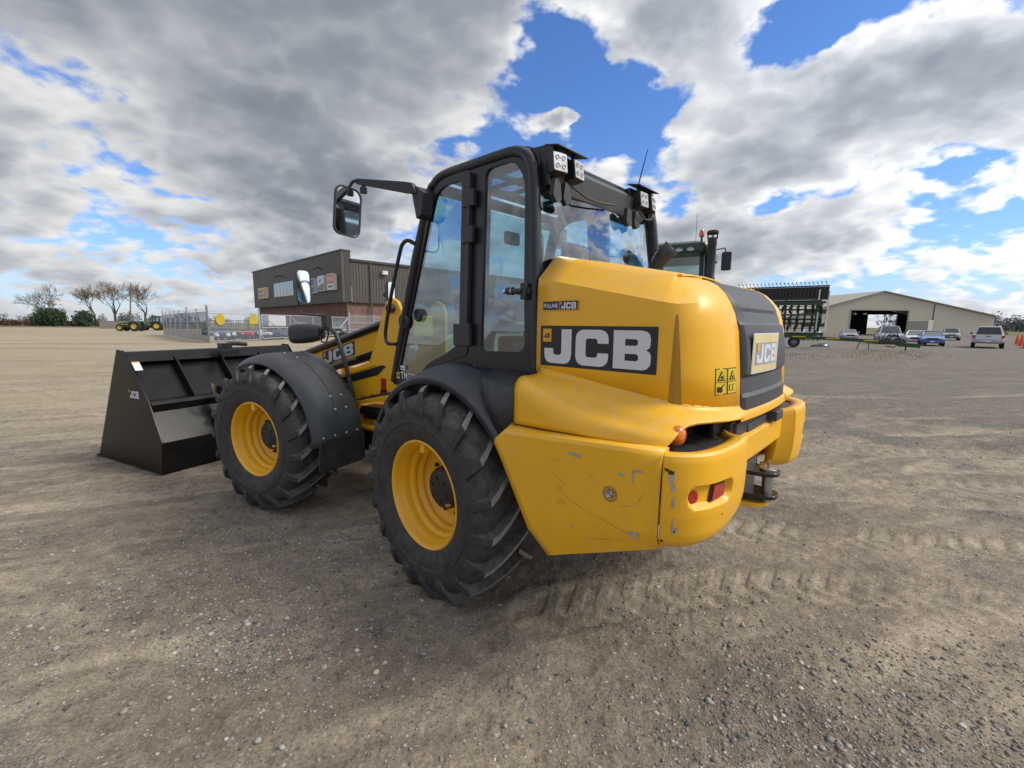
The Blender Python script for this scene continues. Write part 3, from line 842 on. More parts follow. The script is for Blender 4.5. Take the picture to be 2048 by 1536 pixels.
ZE = [(-.69, 1.450), (-.80, 1.412), (-.95, 1.358), (-1.10, 1.318), (-1.25, 1.296), (-1.38, 1.286), (-1.85, 1.280)]
WD_ = [(-.69, .220), (-.95, .218), (-1.10, .210), (-1.25, .200), (-1.38, .190), (-1.46, .180), (-1.60, .150), (-1.72, .105), (-1.85, .06)]
ZB = [(-.69, 1.222), (-1.10, 1.232), (-1.38, 1.238), (-1.85, 1.24)]
CUT = [(-.69, 1.20), (-1.410, 1.20), (-1.413, 1.240), (-1.420, 1.264), (-1.430, 1.287), (-1.446, 1.307), (-1.467, 1.319), (-1.50, 1.326), (-1.58, 1.328), (-1.70, 1.318), (-1.85, 1.300)]
fcol = []
for p, n, d in fine_contour():
    zr = lerp_tab(ZR, d); sec_ = flare(0, 0, zr, lerp_tab(WD_, d), lerp_tab(ZE, d), lerp_tab(ZB, d), lerp_tab([(-.69, 0), (-.95, .6), (-1.3, .7), (-1.85, .4)], d), lerp_tab([(-.69, 1), (-1.4, 1), (-1.6, .6), (-1.85, .4)], d))[1]
    zc_ = lerp_tab(CUT, d); poly = []
    P_ = [Vector((a, b, 0)) for a, b in sec_]
    for a, b in zip(P_, P_[1:]):
        poly.append(a)
        if b.y < zc_: poly.append(a.lerp(b, (a.y - zc_) / max(a.y - b.y, 1e-6))); break
    else: poly.append(P_[-1])
    L_ = [0.0]
    for a, b in zip(poly, poly[1:]): L_.append(L_[-1] + (b - a).length)
    res = []
    for k in range(16):
        t = L_[-1] * k / 15; q = min(max(int(np.searchsorted(L_, t)) - 1, 0), len(poly) - 2); f_ = (t - L_[q]) / max(L_[q + 1] - L_[q], 1e-9); res.append(poly[q].lerp(poly[q + 1], min(f_, 1)))
    fcol.append([(p.x + n.x * (r.x - .003), p.y + n.y * (r.x - .003), r.y) for r in res])
secs = [flare(-.690, .776, 1.470, 1.0, 1.450, 1.222, .0)]
for sg in (1, -1):
    lb = MB(); lb.loft(fcol, False)
    if sg < 0: lb.mirror_y()
    o = part(lb, 'body_flare', 'yellow_paint', hood_ob, smooth=45, solid=.012)
    # black inner closing wall and front rim of the flare
    fb = MB(); fb.loft([[(-.692, y, z) for y, z in secs[0][1]], [(-.680, y - .012, z - .012) for y, z in secs[0][1]], [(-.680, .70, z - .012) for y, z in secs[0][1]]], False)
    if sg < 0: fb.mirror_y()
    part(fb, 'flare_edge', 'black_plastic', hood_ob)

# ---- core: black engine bay / chassis volumes -------------------------
core = MB()
core.box(-1.43, -.64, -.70, .70, .95, 1.45)
core.box(-1.38, -.68, -.74, .74, 1.3, 1.44)
core.box(-1.56, -1.45, -.40, .40, 1.08, 1.27)
core.box(-1.15, -.1, -.38, .38, .55, .98); core.box(-1.5, -1.1, -.38, .38, .80, .98)
core.box(-1.46, -.72, .45, .93, .98, 1.215); core.box(-1.46, -.72, -.93, -.45, .98, 1.215)
core.box(-.3, .3, -.75, .75, .52, .72)
part(core, 'rear_chassis', 'black_plastic', bevel=.01)
ax = MB(); ax.tube([(0, -.86, RT), (0, .86, RT)], .12, 16); ax.tube([(0, -.3, RT), (0, .3, RT)], .22, 16)
part(ax, 'rear_axle', 'dark_hub')
ax = MB(); ax.tube([(0, -.86, RT), (0, .86, RT)], .12, 16); ax.tube([(0, -.3, RT), (0, .3, RT)], .22, 16); ax.xf(FX)
part(ax, 'front_axle', 'dark_hub')
# tail-lamp bay details
bay = MB(); bay.box(-1.575, -1.555, -.36, .36, 1.10, 1.26); bay.box(-1.582, -1.57, -.20, .20, 1.125, 1.235)
bay.box(-1.63, -1.57, -.30, -.16, 1.20, 1.255)
part(bay, 'bay_panel', 'grey_plastic', bevel=.006)

# ---- side skirts ---------------------------------------------------------
def skirt(sg):
    S = MB()
    yo = lambda x: 1.052 + (x + .62) * .046      # outer face, tapering to the rear
    top = [(-.600, 1.128), (-.668, 1.186), (-.85, 1.196), (-1.497, 1.236)]
    tin = [(-.60, 1.118), (-.668, 1.216), (-.85, 1.217), (-1.497, 1.240)]
    crs = [(-.838, .715), (-.95, .747), (-1.2, .822), (-1.492, .912)]
    bot = [(-.935, .588), (-1.04, .634), (-1.25, .722), (-1.487, .824)]
    # lerp columns along the panel
    rows = []
    for i in range(4):
        x0, z0 = top[i]; x1, z1 = crs[i]; x2, z2 = bot[i]; xi, zi = tin[i]
        col = [(xi + .004, yo(xi) - .075, zi + .006), (x0, yo(x0) - .028, z0 + .012), (x0, yo(x0) - .008, z0 + .004), (x0 - .004, yo(x0), z0 - .012)]
        for k in (1, 2, 3):
            t = k / 4; col.append((x0 + (x1 - x0) * t, yo(x0 + (x1 - x0) * t), z0 + (z1 - z0) * t))
        col += [(x1, yo(x1), z1), (x2, yo(x2) - .040, z2), (x2, yo(x2) - .09, z2 + .004)]
        rows.append(col)
    # subdivide lengthwise
    R2 = []
    for a, b in zip(rows, rows[1:]):
        for k in range(3): R2.append([tuple(p[j] + (q[j] - p[j]) * k / 3 for j in range(3)) for p, q in zip(a, b)])
    R2.append(rows[-1])
    S.loft(R2, False)
    if sg < 0: S.mirror_y()
    ob = part(S, 'side_skirt', 'yellow_paint', smooth=22, solid=.02)
    pl = MB()
    yy = yo(-1.283)
    pl.lathe([(.034, -.004), (.034, .003), (.029, .003), (.027, -.006)], (-1.283, yy, 1.016), 'y', 28)
    pl.lathe([(.0005, -.002), (.027, -.004)], (-1.283, yy, 1.016), 'y', 28)
    if sg < 0: pl.mirror_y()
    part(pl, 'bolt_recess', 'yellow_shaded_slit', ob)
    nt = MB(); nt.lathe([(.0005, .008), (.010, .010), (.016, .012), (.019, .008), (.020, .0)], (-1.283, yy, 1.018), 'y', 6)
    nt.lathe([(.021, -.001), (.0225, .006), (.0195, .006)], (-1.283, yy, 1.018), 'y', 24)
    if sg < 0: nt.mirror_y()
    part(nt, 'bolt', 'steel', ob)
    return ob, yo
SK, YO = skirt(1); skirt(-1)
# chips and scrapes through the paint of the left skirt: (x, z, width, height, material)
def blob(mb, c, w, h, to3, rng, mat=0, n=14):
    pts = []
    for i in range(n):
        t = 2 * math.pi * i / n; k = rng.uniform(.6, 1.15)
        pts.append(to3(c[0] + math.cos(t) * w / 2 * k, c[1] + math.sin(t) * h / 2 * k))
    mb.add(pts, [tuple(range(n))], mat)
rg = random.Random(5)
ch = MB()
for x, z, w, h in ((-1.10, 1.150, .085, .016), (-1.33, 1.112, .028, .020), (-1.385, 1.118, .012, .055), (-1.405, 1.145, .055, .013), (-1.40, .870, .050, .028), (-1.10, .812, .018, .010)):
    blob(ch, (x, z), w, h, lambda u, v: (u, YO(u) + .0016, v), rg)
parts(ch, 'paint_chip', 'paint_chip', SK)
dn = MB()
for x, z, w, h in ((-1.0, 1.105, .05, .012), (-1.02, .975, .05, .035), (-1.04, .91, .06, .03)):
    blob(dn, (x, z), w, h, lambda u, v: (u, YO(u) + .0012, v), rg)
parts(dn, 'scuff', 'yellow_decal', SK)
sk_ = MB()
for x, z, L_, a_ in ((-1.02, 1.02, .20, -28), (-1.10, .93, .26, -22), (-1.30, .88, .20, -12), (-1.19, 1.07, .10, -35), (-1.38, .99, .12, 20), (-.95, .90, .09, -30), (-1.25, .80, .24, 18), (-1.42, 1.03, .07, 60)):
    c_, s_ = math.cos(R_(a_)), math.sin(R_(a_)); n_ = 9; up_, dn_ = [], []
    for k in range(n_):
        t = (k / (n_ - 1) - .5) * L_; w = .0016 * rg.uniform(.3, 1.3) * (1 - abs(t / L_ * 2) ** 3); wob = rg.uniform(-.0015, .0015)
        for lst, q in ((up_, w), (dn_, -w)):
            u, v = x - t * c_ - (q + wob) * s_, z + t * s_ + (q + wob) * c_; lst.append((u, YO(u) + .0011, v))
    sk_.loft([up_, dn_], False)
parts(sk_, 'scratch', 'scuff_mark', SK)

# ---- bumper corner blocks ------------------------------------------------
def resample(pts, n):
    P = spline(pts, 8); L = [0.0]
    for a, b in zip(P, P[1:]): L.append(L[-1] + (b - a).length)
    out = []
    for k in range(n):
        t = L[-1] * k / (n - 1); i = min(max(np.searchsorted(L, t) - 1, 0), len(P) - 2); f = (t - L[i]) / max(L[i + 1] - L[i], 1e-9); out.append(P[i].lerp(P[i + 1], f))
    return out
BPLAN = [Vector((p[0], p[1], 0)) for p in resample([(-1.503, 1.008, 0), (-1.54, .990, 0), (-1.583, .955, 0), (-1.620, .905, 0), (-1.645, .845, 0), (-1.660, .770, 0), (-1.668, .68, 0), (-1.668, .58, 0), (-1.660, .49, 0)], 64)]
BLEN = sum((b - a).length for a, b in zip(BPLAN, BPLAN[1:]))
def bnorm(i):
    a, b = BPLAN[max(i - 1, 0)], BPLAN[min(i + 1, len(BPLAN) - 1)]; d = (b - a).normalized(); n = Vector((d.y, -d.x, 0)); return n if n.x < 0 or n.y > 0 else -n
def bumper(sg):
    B = MB(); NC = len(BPLAN); zt = [1.236 - (1.236 - .822) * k / 44 for k in range(45)]
    prof = [(1.236, .016), (1.228, .005), (1.205, 0.0), (1.10, -.004), (.98, 0.0), (.90, .010), (.865, .022), (.828, .060), (.822, .075)]
    def inset(z):
        for (z0, a), (z1, b) in zip(prof, prof[1:]):
            if z >= z1 - 1e-9: return a + (b - a) * (z0 - z) / (z0 - z1)
        return prof[-1][1]
    u_c, z_c, hu, hz = .240, 1.062, .140, .050
    def tray(u, z):
        dz = z - z_c
        du = max(abs(u - u_c) - (hu - hz), 0); r = math.hypot(du, dz) / hz
        return 0.030 * float(smooth01(np.array((1.06 - r) / .42)))
    rings = []
    for i, p in enumerate(BPLAN):
        n = bnorm(i); u = BLEN * i / (NC - 1); col = [(p.x - n.x * .085, p.y - n.y * .085, 1.222), (p.x - n.x * .040, p.y - n.y * .040, 1.237)]
        rise = max(0, (u - .35)) * .16
        for z in zt:
            zz = z + (rise * (1 - (z - .822) / .18) if z < 1.0 else 0); k = inset(z) + tray(u, z); col.append((p.x - n.x * k, p.y - n.y * k, zz))
        rings.append(col)
    last = rings[-1]; rings.append([(p[0] + .006, p[1] - .004, p[2]) for p in last]); rings.append([(p[0] + .075, p[1] - .075, p[2] - .012 * (p[2] > 1.2)) for p in last]); rings.append([(-1.53, p[1] - .08, p[2]) for p in last])
    B.loft(rings, False)
    if sg < 0: B.mirror_y()
    ob = part(B, 'bumper_block', 'yellow_paint', smooth=34, solid=.02)
    def on(u, z, lift):
        i = min(max(int(u / BLEN * (NC - 1)), 0), NC - 2); f = u / BLEN * (NC - 1) - i
        p = BPLAN[i].lerp(BPLAN[i + 1], f); n = bnorm(i); k = inset(z) + tray(u, z) - lift
        return (p.x - n.x * k, p.y - n.y * k, z)
    def pad(name, mat, loops, lift, drop=0.0):
        r1 = MB(); q = [on(u, z, lift) for u, z in loops]; q2 = [on(u, z, drop) for u, z in loops]
        r1.loft([q2, q], True); r1.add(q, [tuple(range(len(q)))])
        if sg < 0: r1.mirror_y()
        return part(r1, name, mat, ob, smooth=30)
    uc = .285
    pad('tail_lamp_bezel', 'black_plastic', rpoly([(uc - .058, 1.025), (uc + .050, 1.030), (uc + .060, 1.094), (uc - .046, 1.100)], .006), .008)
    pad('tail_lamp', 'red_lens', rpoly([(uc - .048, 1.032), (uc + .043, 1.036), (uc + .052, 1.088), (uc - .038, 1.094)], .006), .016)
    pad('round_reflector', 'red_lens', [(.137 + .022 * math.cos(t), 1.058 + .027 * math.sin(t)) for t in [2 * math.pi * k / 20 for k in range(20)]], .008)
    if sg > 0:
        cm = MB()
        for u, v, w, h in ((.035, 1.145, .026, .045), (.042, 1.105, .016, .05), (.045, 1.045, .014, .055), (.047, .955, .010, .05), (.055, .925, .030, .032)):
            blob(cm, (u, v), w, h, lambda a, b: on(a, b, .0018), rg)
        parts(cm, 'paint_chip', 'paint_chip', ob)
        cm = MB()
        for u, v, w, h in ((.015, 1.175, .024, .012), (.030, 1.165, .030, .022), (.010, .872, .014, .014), (.30, .965, .012, .008), (.057, .921, .010, .012)):
            blob(cm, (u, v), w, h, lambda a, b: on(a, b, .0028), rg)
        parts(cm, 'dark_scrape', 'dark_chip', ob)
    return ob
bumper(1); bumper(-1)
# seam shadow line comes from the 6 mm gap; the cross beam, tow eye and clevis hitch
cb = MB(); cb.prism([(-1.60, 1.06), (-1.60, 1.185), (-1.55, 1.205), (-1.40, 1.205), (-1.40, 1.0), (-1.55, 1.0)], 'y', -.52, .52)
beam = part(cb, 'cross_beam', 'yellow_paint', bevel=.006)
te = MB(); te.prism(rpoly([(-1.40, -.16), (-1.40, .16), (-1.62, .09), (-1.66, 0.03), (-1.66, -.03), (-1.62, -.09)], .03), 'z', .765, .79)
part(te, 'tow_plate', 'yellow_paint', bevel=.004)
hk = MB()
hk.prism(rpoly([(-1.50, -.10), (-1.50, .10), (-1.66, .075), (-1.70, .04), (-1.70, -.04), (-1.66, -.075)], .03), 'z', .94, .962)
hk.prism(rpoly([(-1.50, -.10), (-1.50, .10), (-1.66, .075), (-1.70, .04), (-1.70, -.04), (-1.66, -.075)], .03), 'z', .815, .837)
hk.box(-1.56, -1.44, -.10, .10, .80, 1.0)
part(hk, 'hitch_clevis', 'black_paint', bevel=.004)
hp = MB(); hp.tube([(-1.645, 0, .79), (-1.645, 0, .975)], .026, 16); hp.disc((-1.645, 0, .962), .042, 'z', 20, 0, .012); hp.bar((-1.645, .0, .974), (-1.645, 0, 1.01), .012)
hp.tube([(-1.645, .02, .80), (-1.66, .04, .76), (-1.655, .06, .70)], .003, 5)
part(hp, 'hitch_pin', 'steel', bevel=.002)
# amber indicator inside the left and right bay
for sg in (1, -1):
    a = MB(); a.lathe([(.0005, -.024), (.022, -.021), (.037, -.012), (.043, 0.0), (.043, .05)], (-1.492, sg * .838, 1.276), 'x', 24)
    part(a, 'indicator_lamp', 'amber_lens')
    a = MB(); a.box(-1.52, -1.50, sg * .40, sg * .52, 1.21, 1.32)
    part(a, 'lamp_bracket', 'black_plastic', bevel=.004)
fl = MB(); fl.prism([(-1.49, .95), (-1.56, .92), (-1.61, .82), (-1.63, .66), (-1.60, .50), (-1.45, .50), (-1.45, .95)], 'z', 1.19, 1.212)
part(fl, 'bay_floor', 'black_plastic'); fl = MB(); fl.prism([(-1.49, -.95), (-1.56, -.92), (-1.61, -.82), (-1.63, -.66), (-1.60, -.50), (-1.45, -.50), (-1.45, -.95)], 'z', 1.19, 1.212)
part(fl, 'bay_floor', 'black_plastic')

# ---- slit in the hood side and decals --------------------------------------
sl = MB()
def hood_pt(x, z, lift, direction=Vector((0, -1, 0)), start=None):
    s0 = start or Vector((x, 2.0, z))
    h = HOODBVH.ray_cast(s0, direction)
    if h[0] is None: return Vector((x, .78, z))
    n = h[1] if h[1].dot(direction) < 0 else -h[1]
    return h[0] + n * lift
slit = [(-1.415, 1.775), (-1.425, 1.765), (-1.437, 1.70), (-1.452, 1.58), (-1.466, 1.40), (-1.467, 1.385), (-1.40, 1.400), (-1.402, 1.50), (-1.405, 1.62), (-1.409, 1.74)]
zz = [1.776, 1.765, 1.74, 1.70, 1.64, 1.58, 1.52, 1.46, 1.41, 1.388]
sl.loft([[hood_pt(xa + (xb - xa) * k / 5, z, .002) for k in range(6)] for z, xa, xb in [(z, -1.412 + (1.776 - z) * .022, -1.418 - (1.776 - z) ** .75 * .068) for z in zz]], False)
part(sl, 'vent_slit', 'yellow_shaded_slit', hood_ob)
DM = ['black_decal', 'white_decal', 'yellow_decal', 'grey_decal', 'warn_yellow', 'badge_sheen']
def side_logo(parent, to3n, w, h, name='logo_decal', square=True, bg=0, fg=1):
    d = MB(); q = layered(to3n, 0)
    rect(d, q, 0, 0, w, h, bg, r=h * .03)
    q = layered(to3n, 1)
    letters(d, q, w * .022, h * .075, w * .935, h * .84, fg)
    if square:
        # the small yellow square sits left of the J stem
        rect(d, q, w * .026, h * .60, w * .085, h * .325, 2)
        q2 = layered(to3n, 2)
        letters(d, q2, w * .040, h * .70, w * .055, h * .11, 0)
    return part(d, name, DM, parent, smooth=0, recalc=False)
# u runs to the rear (reads left to right seen from the left side)
side_logo(hood_ob, lambda u, v, l: (-.684 - u, .78 + l, 1.512 + v), .665, .212)
def tagplate(parent, to3n, w, h, words):
    d = MB(); rect(d, layered(to3n, 0), 0, 0, w, h, 2)
    rect(d, layered(to3n, 1), w * .02, h * .08, w * .45, h * .84, 0); rect(d, layered(to3n, 1), w * .49, h * .08, w * .49, h * .84, 0)
    text(d, layered(to3n, 2), words, w * .05, h * .28, w * .39, h * .42, 1, .02)
    letters(d, layered(to3n, 2), w * .53, h * .16, w * .41, h * .64, 1)
    rect(d, layered(to3n, 3), w * .515, h * .58, w * .04, h * .26, 2)
    return part(d, 'dealer_decal', DM, parent, smooth=0, recalc=False)
tagplate(hood_ob, lambda u, v, l: (-.694 - u, .78 + l, 1.802 + v), .232, .051, 'FULLINE')
# rear badge: white letters; washed-out reflection painted as pale plate and grey panel
d = MB(); to3n = lambda u, v, l: (rear_x(1.60) - .0435 - l + .018 * ((.315 - u) / .395) ** 2, .315 - u, 1.502 + v)
for k_ in range(8): rect(d, layered(to3n, 0), k_ * .42 / 8, 0, .42 / 8, .195, 1); 
for k_ in range(8): rect(d, layered(to3n, 1), .008 + k_ * .404 / 8, .006, .404 / 8, .183, 5)
for k_ in range(8): rect(d, layered(to3n, 2), .035 + k_ * .35 / 8, .040, .35 / 8, .108, 3)
letters(d, layered(to3n, 3), .045, .048, .33, .092, 1); rect(d, layered(to3n, 4), .047, .108, .034, .034, 2)
part(d, 'rear_badge', DM, grille, smooth=0, recalc=False)
# warning stickers on the rounded cheek
wd = MB(); WD = Vector((1, -.35, 0)).normalized()
def cheek(u, v, l):
    s0 = Vector((-1.547, .612, 0)) + Vector((-.25, -.97, 0)) * u - WD * .5; s0.z = 1.425 + v
    return hood_pt(0, 0, l, WD, s0)
for k in range(2):
    o = .085 * k
    rect(wd, layered(cheek, 0), o, 0, .080, .118, 0); rect(wd, layered(cheek, 1), o + .004, .004, .072, .110, 4)
    rect(wd, layered(cheek, 2), o + .004, .056, .072, .002, 0)
    tri = [(o + .012, .064), (o + .068, .064), (o + .040, .108)]
    wd.add([layered(cheek, 2)(*p) for p in tri], [(0, 1, 2)], 0)
    tri = [(o + .020, .069), (o + .060, .069), (o + .040, .100)]
    wd.add([layered(cheek, 3)(*p) for p in tri], [(0, 1, 2)], 4)
    rect(wd, layered(cheek, 4), o + .032, .072, .016, .012, 0)
    if k == 0:
        rect(wd, layered(cheek, 2), o + .012, .012, .034, .024, 0)
        wd.add([layered(cheek, 2)(*p) for p in ((o + .036, .034), (o + .062, .050), (o + .064, .046), (o + .04, .030))], [(0, 1, 2, 3)], 0)
    else:
        rect(wd, layered(cheek, 2), o + .014, .016, .024, .028, 0); rect(wd, layered(cheek, 3), o + .016, .018, .020, .024, 4)
        rect(wd, layered(cheek, 2), o + .042, .016, .024, .028, 0); rect(wd, layered(cheek, 3), o + .044, .018, .020, .024, 4)
part(wd, 'warning_sticker', DM, hood_ob, smooth=0, recalc=False)
# ---- cab --------------------------------------------------------------------
cab = bpy.data.objects.new('cab', None); COL.objects.link(cab); cab.parent = loader; cab.empty_display_size = .1
def ycab(z): return .755 if z < 1.9 else .755 - (z - 1.9) * .065
def cab_side(off=0.0, sgn=1): return lambda u, v, d: (u, sgn * (ycab(v) + off + d), v)
OUT = rpoly([(.875, 1.255), (.405, 2.640), (.27, 2.725), (-.43, 2.712), (-.548, 2.60), (-.605, 2.05), (-.632, 1.44), (-.35, 1.462), (.0, 1.466), (.20, 1.44), (.37, 1.385), (.52, 1.275), (.55, 1.255)],
            [.02, .10, .12, .16, .10, .2, .02, .02, .05, .1, .1, .05, .02], 6)
DOOR = rpoly([(.835, 1.285), (.372, 2.612), (.26, 2.688), (-.02, 2.690), (-.055, 1.535), (.18, 1.465), (.36, 1.40), (.50, 1.30), (.545, 1.285)], [.02, .10, .10, .03, .04, .1, .1, .05, .02], 5)
QWIN = rpoly([(-.175, 1.56), (-.165, 2.655), (-.40, 2.655), (-.495, 2.53), (-.525, 2.05), (-.545, 1.575)], [.05, .06, .12, .14, .1, .06], 6)
for sg in (1, -1):
    f = MB(); plate(f, [OUT, DOOR, QWIN], cab_side(0, sg), .055)
    part(f, 'cab_side_frame', 'cab_black', cab, bevel=.008)
    # rounded outer roll tube along roof edge and rear post
    pts = [(.86, 1.27), (.62, 1.985), (.42, 2.59), (.37, 2.665), (.27, 2.712), (.0, 2.712), (-.25, 2.708), (-.40, 2.698), (-.49, 2.655), (-.54, 2.57), (-.565, 2.40), (-.595, 2.05), (-.622, 1.47)]
    f = MB(); f.tube(spline([(x, sg * (ycab(z) - .012), z) for x, z in pts], 4), .034, 10)
    part(f, 'roll_tube', 'cab_black', cab, smooth=60)
    # door: thin frame ring, glass with dark printed border
    inner = rpoly([(.775, 1.345), (.352, 2.575), (.25, 2.640), (.045, 2.640), (.030, 1.60), (.20, 1.515), (.37, 1.455), (.50, 1.355), (.56, 1.342)], [.03, .08, .1, .06, .08, .1, .1, .05, .03], 6)
    f = MB(); plate(f, [DOOR, inner], cab_side(.006, sg), .022)
    dr = part(f, 'door', 'cab_black', cab, bevel=.004)
    f = MB(); flat, tr = tess([inner]); f.add([(x, sg * (ycab(z) - .006), z) for x, z in flat], tr)
    part(f, 'door_glass', 'cab_glass', dr, smooth=0, recalc=False)
    f = MB(); flat, tr = tess([QWIN]); f.add([(x, sg * (ycab(z) - .012), z) for x, z in flat], tr)
    part(f, 'quarter_glass', 'cab_glass', cab, smooth=0, recalc=False)
    # hinge post and hinges on the pillar
    f = MB(); f.bar((-.045, sg * (ycab(2.66) + .018), 2.66), (-.060, sg * (ycab(1.6) + .018), 1.60), .035, .03)
    for z in (2.50, 2.28, 1.66):
        h = .10 if z > 2 else .14
        f.box(-.105, .0 if z > 2 else .055, sg * (ycab(z) + .006), sg * (ycab(z) + .038), z - h / 2, z + h / 2)
    part(f, 'door_hinge', 'black_plastic', cab, bevel=.006)
    # grab rail ahead of the A pillar
    gr = [(.53, 2.295), (.57, 2.318), (.635, 2.30), (.67, 2.24), (.76, 1.98), (.85, 1.72), (.868, 1.62), (.83, 1.575), (.775, 1.57)]
    f = MB(); f.tube(spline([(x, sg * (ycab(z) + (.02 if i in (0, 8) else .055)), z) for i, (x, z) in enumerate(gr)], 5), .0145, 8)
    part(f, 'grab_rail', 'cab_black', cab, smooth=60)
    # window latch knob
    f = MB(); f.box(-.585, -.545, sg * .755, sg * .80, 1.865, 1.955); f.box(-.60, -.50, sg * .755, sg * .79, 1.895, 1.925)
    f.tube([(-.555, sg * .795, 1.91), (-.49, sg * .80, 1.913)], .016, 12); f.tube([(-.49, sg * .80, 1.913), (-.445, sg * .80, 1.915)], .021, 12)
    ha = part(f, 'latch', 'black_plastic', cab, bevel=.003)
    f = MB(); f.tube([(-.444, sg * .80, 1.915), (-.425, sg * .80, 1.915)], .014, 12); f.tube([(-.425, sg * .80, 1.915), (-.415, sg * .80, 1.915)], .008, 12); f.tube([(-.492, sg * .80, 1.913), (-.486, sg * .80, 1.913)], .0225, 12)
    part(f, 'latch_pin', 'chrome', ha)
    # sliding-window grips: two black rings on the door glass
    for gx, gz, gr_ in ((.69, 1.745, .060), (.50, 1.79, .048)):
        f = MB(); f.lathe([(gr_, -.004), (gr_, .008), (gr_ * .86, .018), (gr_ * .60, .012), (gr_ * .55, .004), (gr_ * .30, .002), (.0005, .006)], (gx, 0, gz), 'y', 28)
        f.v = [(x, sg * (y + ycab(1.8) - .004), z) for x, y, z in f.v]
        part(f, 'grip_ring', 'black_plastic', dr)
# door decals (left)
d = MB(); t3 = lambda u, v, l: (.80 - u, ycab(1.3) + .008 + l, 1.292 + v)
part(d.add([(0, 0, 0)] * 0, []), 'x', DM) if False else None
rect(d, layered(t3, 0), .005, .010, .045, .050, 2); letters(d, layered(t3, 1), .010, .026, .034, .018, 0)
t4 = lambda u, v, l: (.80 - u, ycab(1.3) + .008 + l, 1.292 + v)
text(d, layered(t4, 0), 'TM320', .062, .012, .20, .055, 1, .015)
rect(d, layered(t4, 0), .062, .082, .062, .034, 1, .006); rect(d, layered(t4, 1), .074, .092, .036, .006, 0)
part(d, 'model_decal', DM, cab, smooth=0, recalc=False)
# roof: dark slab with slots glazed over
slots = []
for r0, r1 in ((.02, .22), (-.30, -.03)):
    for k in range(5):
        y0 = -.47 + k * .19; slots.append(rpoly([(r0, y0), (r1, y0), (r1, y0 + .155), (r0, y0 + .155)], .03, 3))
ro = rpoly([(.34, -.68), (.34, .68), (-.47, .68), (-.47, -.68)], .10, 5)
f = MB(); plate(f, [ro] + slots, lambda u, v, d: (u, v, 2.728 + d), .022)
roof = part(f, 'roof', 'cab_black', cab, bevel=.006)
f = MB(); f.add([(.24, -.50, 2.729), (.24, .50, 2.729), (-.32, .50, 2.729), (-.32, -.50, 2.729)], [(0, 1, 2, 3)])
part(f, 'roof_glass', 'cab_glass', roof, smooth=0, recalc=False)
# front header, windscreen and A-pillar cross members
f = MB(); f.bar((.395, -.70, 2.665), (.395, .70, 2.665), .06, .07); f.bar((.865, -.74, 1.27), (.865, .74, 1.27), .05, .06); f.bar((-.53, -.68, 2.63), (-.53, .68, 2.63), .07, .09)
f.bar((-.62, -.72, 1.60), (-.62, .72, 1.60), .05, .32)
parts(f, 'cross_member', 'cab_black', cab, bevel=.008)
f = MB(); rows = []
for y in np.linspace(-.715, .715, 9): b = .05 * (1 - (y / .715) ** 2); rows.append([(.865 + b, y * 1.03, 1.29), (.63 + b, y, 1.98), (.41 + b * .6, y * .96, 2.63)])
f.loft(rows, False); part(f, 'windscreen', 'cab_glass', cab, smooth=60, recalc=False)
# bowed rear window with dark lower band
f = MB(); rows = []
for k in range(15):
    y = -.70 + 1.40 * k / 14; b = .075 * (1 - abs(y / .70) ** 3.2)
    rows.append([(-.590 - b * .9, y, 1.78), (-.582 - b, y, 2.10), (-.545 - b * .85, y * .985, 2.44), (-.520 - b * .7, y * .97, 2.60)])
f.loft(rows, False); part(f, 'rear_window', 'cab_glass', cab, smooth=60, recalc=False)
f = MB(); f.tube([(-.552, sg_ * .70, 2.60) for sg_ in (1,)] + [(-.60, .712, 2.10), (-.618, .715, 1.6)], .022, 8)
f.tube([(-.552, -.70, 2.60), (-.60, -.712, 2.10), (-.618, -.715, 1.6)], .022, 8)
parts(f, 'rear_post', 'cab_black', cab, smooth=60)
f = MB(); f.box(-.62, -.60, -.66, .66, 1.45, 2.02); part(f, 'rear_bulkhead', 'cab_black', cab, bevel=.01)
